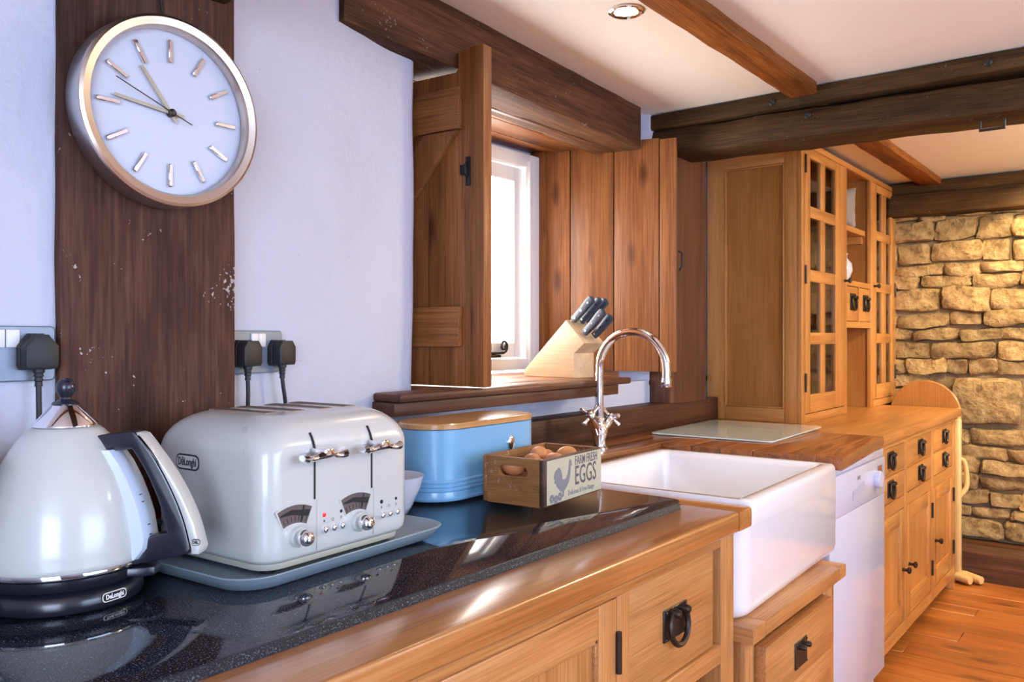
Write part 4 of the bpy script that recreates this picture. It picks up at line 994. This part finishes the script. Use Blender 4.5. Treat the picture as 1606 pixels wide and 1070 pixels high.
# crate
cr = thing('egg_crate', 'rustic wooden crate printed farm fresh eggs', 'crate', (1.452, 1.051, ZG), radians(4.5))
CW, CD, CH, ct = .268, .163, .107, .012
obj('front_board', box(B(), 0, CW, 0, ct, .002, CH, .004), CRATED[0], cr)
obj('rear_board', box(B(), 0, CW, CD - ct, CD, .002, CH, .004), CRATE[0], cr)
obj('floor_board', box(B(), ct, CW - ct, ct, CD - ct, .004, .012), CRATE[0], cr)
def endboard(x0_):
    bm = B(); n_ = 8
    hole = []
    for s_ in (1, -1):
        for k in range(n_ + 1):
            t = -pi / 2 + pi * k / n_; hole.append((CD / 2 + s_ * (.026 + .013 * cos(t)), .076 + s_ * .0125 * sin(t)))
    outl = []
    N = len(hole)
    # outer ring with matching count
    y0_, y1_, z0_, z1_ = ct + .0005, CD - ct - .0005, .002, CH - .0005
    for (hy, hz) in hole:
        dy, dz = hy - CD / 2, hz - .076
        cands = []
        if dy > 1e-6: cands.append((y1_ - CD / 2) / dy)
        if dy < -1e-6: cands.append((y0_ - CD / 2) / dy)
        if dz > 1e-6: cands.append((z1_ - .076) / dz)
        if dz < -1e-6: cands.append((z0_ - .076) / dz)
        s_ = min(cands); outl.append([CD / 2 + dy * s_, .076 + dz * s_])
    for (cy_, cz_) in ((y0_, z0_), (y1_, z0_), (y0_, z1_), (y1_, z1_)):
        i_ = min(range(N), key=lambda q: (outl[q][0] - cy_) ** 2 + (outl[q][1] - cz_) ** 2); outl[i_] = [cy_, cz_]
    V = {}
    for nm, ring in (('h', hole), ('o', outl)):
        for xx in (x0_, x0_ + ct): V[nm, xx] = [bm.verts.new((xx, p[0], p[1])) for p in ring]
    a_, b_ = x0_, x0_ + ct
    for i_ in range(N):
        j_ = (i_ + 1) % N
        bm.faces.new((V['o', a_][i_], V['o', a_][j_], V['h', a_][j_], V['h', a_][i_]))
        bm.faces.new((V['o', b_][j_], V['o', b_][i_], V['h', b_][i_], V['h', b_][j_]))
        bm.faces.new((V['h', a_][i_], V['h', a_][j_], V['h', b_][j_], V['h', b_][i_]))
        bm.faces.new((V['o', a_][j_], V['o', a_][i_], V['o', b_][i_], V['o', b_][j_]))
    return bm
obj('end_board', endboard(0.001), CRATE[1], cr); obj('end_board', endboard(CW - ct - .001), CRATE[1], cr)
lb = obj('printed_label', box(B(), .012, CW - .003, -.0006, .0005, .006, CH - .004), CRATELABEL, cr)
def T(s_, size, x_, z_, sx, mat=INK, sp=1.0): text_mesh('lettering', s_, size, mat, lb, FRONT(x_, -.0009, z_), sx, .0002, 'CENTER', sp, size * .004)
T('FARM FRESH', .0300, .190, .0885, .66)
T('EGGS', .0620, .187, .0530, .70)
T('Delicious & Free Range', .0165, .166, .0195, .80, INKL)
# printed rooster, grey ink
ro = B()
prism(ro, [(.084, .016), (.086, .028), (.098, .036), (.109, .048), (.114, .064), (.116, .080), (.122, .083), (.119, .087), (.120, .094), (.116, .092), (.113, .097), (.109, .091), (.107, .080), (.103, .066), (.096, .056), (.086, .053), (.078, .056), (.077, .066), (.072, .077), (.063, .084), (.056, .081), (.048, .078), (.042, .070), (.041, .060), (.046, .058), (.043, .050), (.051, .048), (.054, .041), (.062, .036), (.070, .029), (.079, .027), (.080, .016)], -.0011, -.0007, 'y')
obj('rooster_print', ro, INKL, lb)
fp = B()
for k in range(3):
    cx_, cz_ = .032 + k * .018, .018 - (k % 2) * .004
    for t in range(6): lathe(fp, [(.0042, -.0007), (.0042, -.0010)], 10, (cx_ + .006 * cos(t * pi / 3), 0, cz_ + .006 * sin(t * pi / 3)), 'y')
obj('flower_print', fp, INKL, lb)
# eggs
def egg_mesh():
    prof_ = []
    for k in range(15):
        t = pi * k / 14; r_ = .0212 * sin(t) * (1 + .13 * cos(t)); prof_.append((max(r_, .0006), -.028 * cos(t)))
    return lathe(B(), prof_, 22)
eg0 = obj('egg', egg_mesh(), EGG)
places = [(.046, .052, .040, 'brown egg seen through the hand hole of the crate'), (.050, .112, .040, 'brown egg deep behind the rear end of the hand hole'),
          (.092, .050, .040, 'brown egg buried in the lower layer near the crate front'), (.092, .108, .040, 'brown egg buried in the lower layer near the crate back'), (.150, .05, .040, 'brown egg buried mid crate by the printed board'), (.150, .108, .040, 'brown egg buried mid crate by the rear board'), (.21, .055, .040, 'brown egg buried at the far front of the crate'), (.21, .108, .040, 'brown egg buried at the far back of the crate'),
          (.048, .112, .078, 'brown egg at the back corner nearest the hand hole'), (.092, .088, .084, 'brown egg in the top layer left of the tallest egg'), (.140, .100, .094, 'tallest brown egg sitting highest in the crate'), (.128, .046, .084, 'brown egg in the top layer against the printed board'),
          (.195, .112, .078, 'shadowed brown egg beside the rear crate board'), (.205, .062, .090, 'pale brown egg at the far end of the crate'), (.060, .048, .078, 'brown egg just showing over the crate end')]
for i, (px, py, pz, lab) in enumerate(places):
    e_ = eg0 if i == 0 else eg0.copy()
    if i: COL.objects.link(e_)
    m = cr.matrix_basis @ Vector((px, py, pz)); m = Matrix.Translation(cr.location) @ Matrix.Rotation(radians(4.5), 4, 'Z') @ Vector((px, py, pz))
    e_.location = m; e_.rotation_euler = (random.uniform(1.1, 1.9), random.uniform(-.3, .3), random.uniform(0, 6.28))
    tag(e_, lab, 'egg', 'eggs in the crate')

# ================================================================== TAP
tp = thing('kitchen_tap', 'chrome swan neck mixer tap with crosshead handles behind the sink', 'tap', (2.2975, 1.44, ZA))
obj('body', lathe(B(), [(.030, 0), (.030, .004), (.022, .010), (.020, .03), (.026, .045), (.027, .062), (.020, .074), (.016, .085), (.0175, .09), (.0175, .098), (.0145, .102)], 32), CHROME, tp)
ar = [(0, 0, .10), (0, 0, .18), (0, 0, .262)] + [(.010 * (1 - cos(t)) / 2, -.118 + .118 * cos(t), .262 + .118 * sin(t)) for t in [pi * k / 18 for k in range(1, 19)]] + [(.010, -.236, .232)]
sp_ = obj('spout', tube(B(), ar, .0135, 18), CHROME, tp)
obj('aerator', lathe(B(), [(.0150, .208), (.0158, .212), (.0158, .228), (.0145, .236)], 24, (.010, -.236, 0)), CHROME, sp_)
for s_, dr_ in ((-1, Vector((-.80, -.28, .62))), (1, Vector((.62, -.10, .62)))):
    dr_.normalize(); base = Vector((s_ * .012, 0, .050)); L_ = .105 if s_ < 0 else .060
    vb = B(); tube(vb, [base, base + dr_ * L_ * .4, base + dr_ * L_ * .7, base + dr_ * L_], [.0125, .013, .0155, .012], 16); vo = obj('valve', vb, CHROME, tp)
    hc = base + dr_ * (L_ + .008); o1_ = dr_.orthogonal().normalized(); o2_ = dr_.cross(o1_); hb_ = B()
    sphere(hb_, hc, .016, 16, 10)
    for k in range(4):
        dv = (o1_ * cos(k * pi / 2 + .5) + o2_ * sin(k * pi / 2 + .5)); tube(hb_, [hc, hc + dv * .024, hc + dv * .037, hc + dv * .042], [.006, .0065, .0095, .006], 10)
    obj('crosshead', hb_, CHROME, vo)

# ================================================================== GLASS BOARD, KNIFE BLOCK
gb = B(); loft(gb, [[Vector((p[0], p[1], z_)) for p in rrect(.60, .46, .02)] for z_ in (.002, .007)])
o = tag(obj('glass_board', gb, FROST, loc=(3.06, 1.285, ZA), rot=(0, 0, radians(2))), 'pale frosted glass worktop saver lying beside the sink', 'chopping board')
for (a_, b_) in ((.27, .2), (-.27, .2), (.27, -.2), (-.27, -.2)): obj('foot', lathe(B(), [(.008, 0), (.008, .002)], 10, (a_, b_, 0)), WHITE, o)
# block: local x = towards the wall (tip), local z up, thickness along local y (away from camera side)
kx, ky = 2.375, 1.59
ang = atan2(1.81 - 1.585, 2.445 - 2.412)
kn = thing('knife_block', 'pale beech knife block on the window sill', 'knife block', (kx, ky, 1.1565), ang)
pf = [(.002, 0), (.243, 0), (.250, .018), (.040, .200), (-.046, .120), (.002, .085)]
bm = B(); prism(bm, pf, -.105, 0, 'y', .002); obj('block', bm, BEECH[0], kn)
sd = (Vector((-.046, .120)) - Vector((.040, .200))).normalized(); nd = Vector((-.78, .64)).normalized()
for i, (t_, w_, lab) in enumerate(((.012, -.020, 'blue black knife handle highest at the near face of the block'), (.018, -.055, 'blue black knife handle behind the highest one'), (.020, -.085, 'blue black knife handle at the far side of the block top'), (.078, -.022, 'lower blue black knife handle at the near face of the block'), (.092, -.060, 'lower blue black knife handle tucked behind its neighbour'))):
    kf = thing('kitchen_knife', lab, 'knife', (0, 0, 0), 0, 'knives in the block')
    c0 = Vector((.040, .200)) + sd * t_
    dirv = nd; per = Vector((dirv.y, -dirv.x))
    M0 = Matrix.Translation((kx, ky, 1.1565)) @ Matrix.Rotation(ang, 4, 'Z')
    Lh = .128 if i != 4 else .115
    out = [(-.012, .013), (.012, .011), (.013, Lh * .5), (.017, Lh * .8), (.016, Lh * .96), (.006, Lh), (-.012, Lh * .97), (-.014, Lh * .6), (-.013, Lh * .2)]
    pts2 = [c0 + per * p_[0] + dirv * p_[1] for p_ in out]
    bm = B(); prism(bm, [(p_.x, p_.y) for p_ in pts2], w_ - .008, w_ + .008, 'y', .003); bmesh.ops.transform(bm, matrix=M0, verts=bm.verts[:]); hnd = obj('handle', bm, KNIFEH, kf)
    rv_ = B()
    for q in (.2, .5, .82):
        c_ = c0 + dirv * Lh * q; lathe(rv_, [(.0035, -.0088), (.0035, .0088)], 12, (c_.x, w_, c_.y), 'y')
    bmesh.ops.transform(rv_, matrix=M0, verts=rv_.verts[:]); obj('rivet', rv_, CHROME, hnd)
    bl_ = B(); pts3 = [c0 + per * p_[0] + dirv * p_[1] for p_ in ((-.009, .004), (.009, .004), (.009, -.02), (-.009, -.02))]
    prism(bl_, [(p_.x, p_.y) for p_ in pts3], w_ - .001, w_ + .001, 'y'); bmesh.ops.transform(bl_, matrix=M0, verts=bl_.verts[:]); obj('blade', bl_, SATIN, kf)
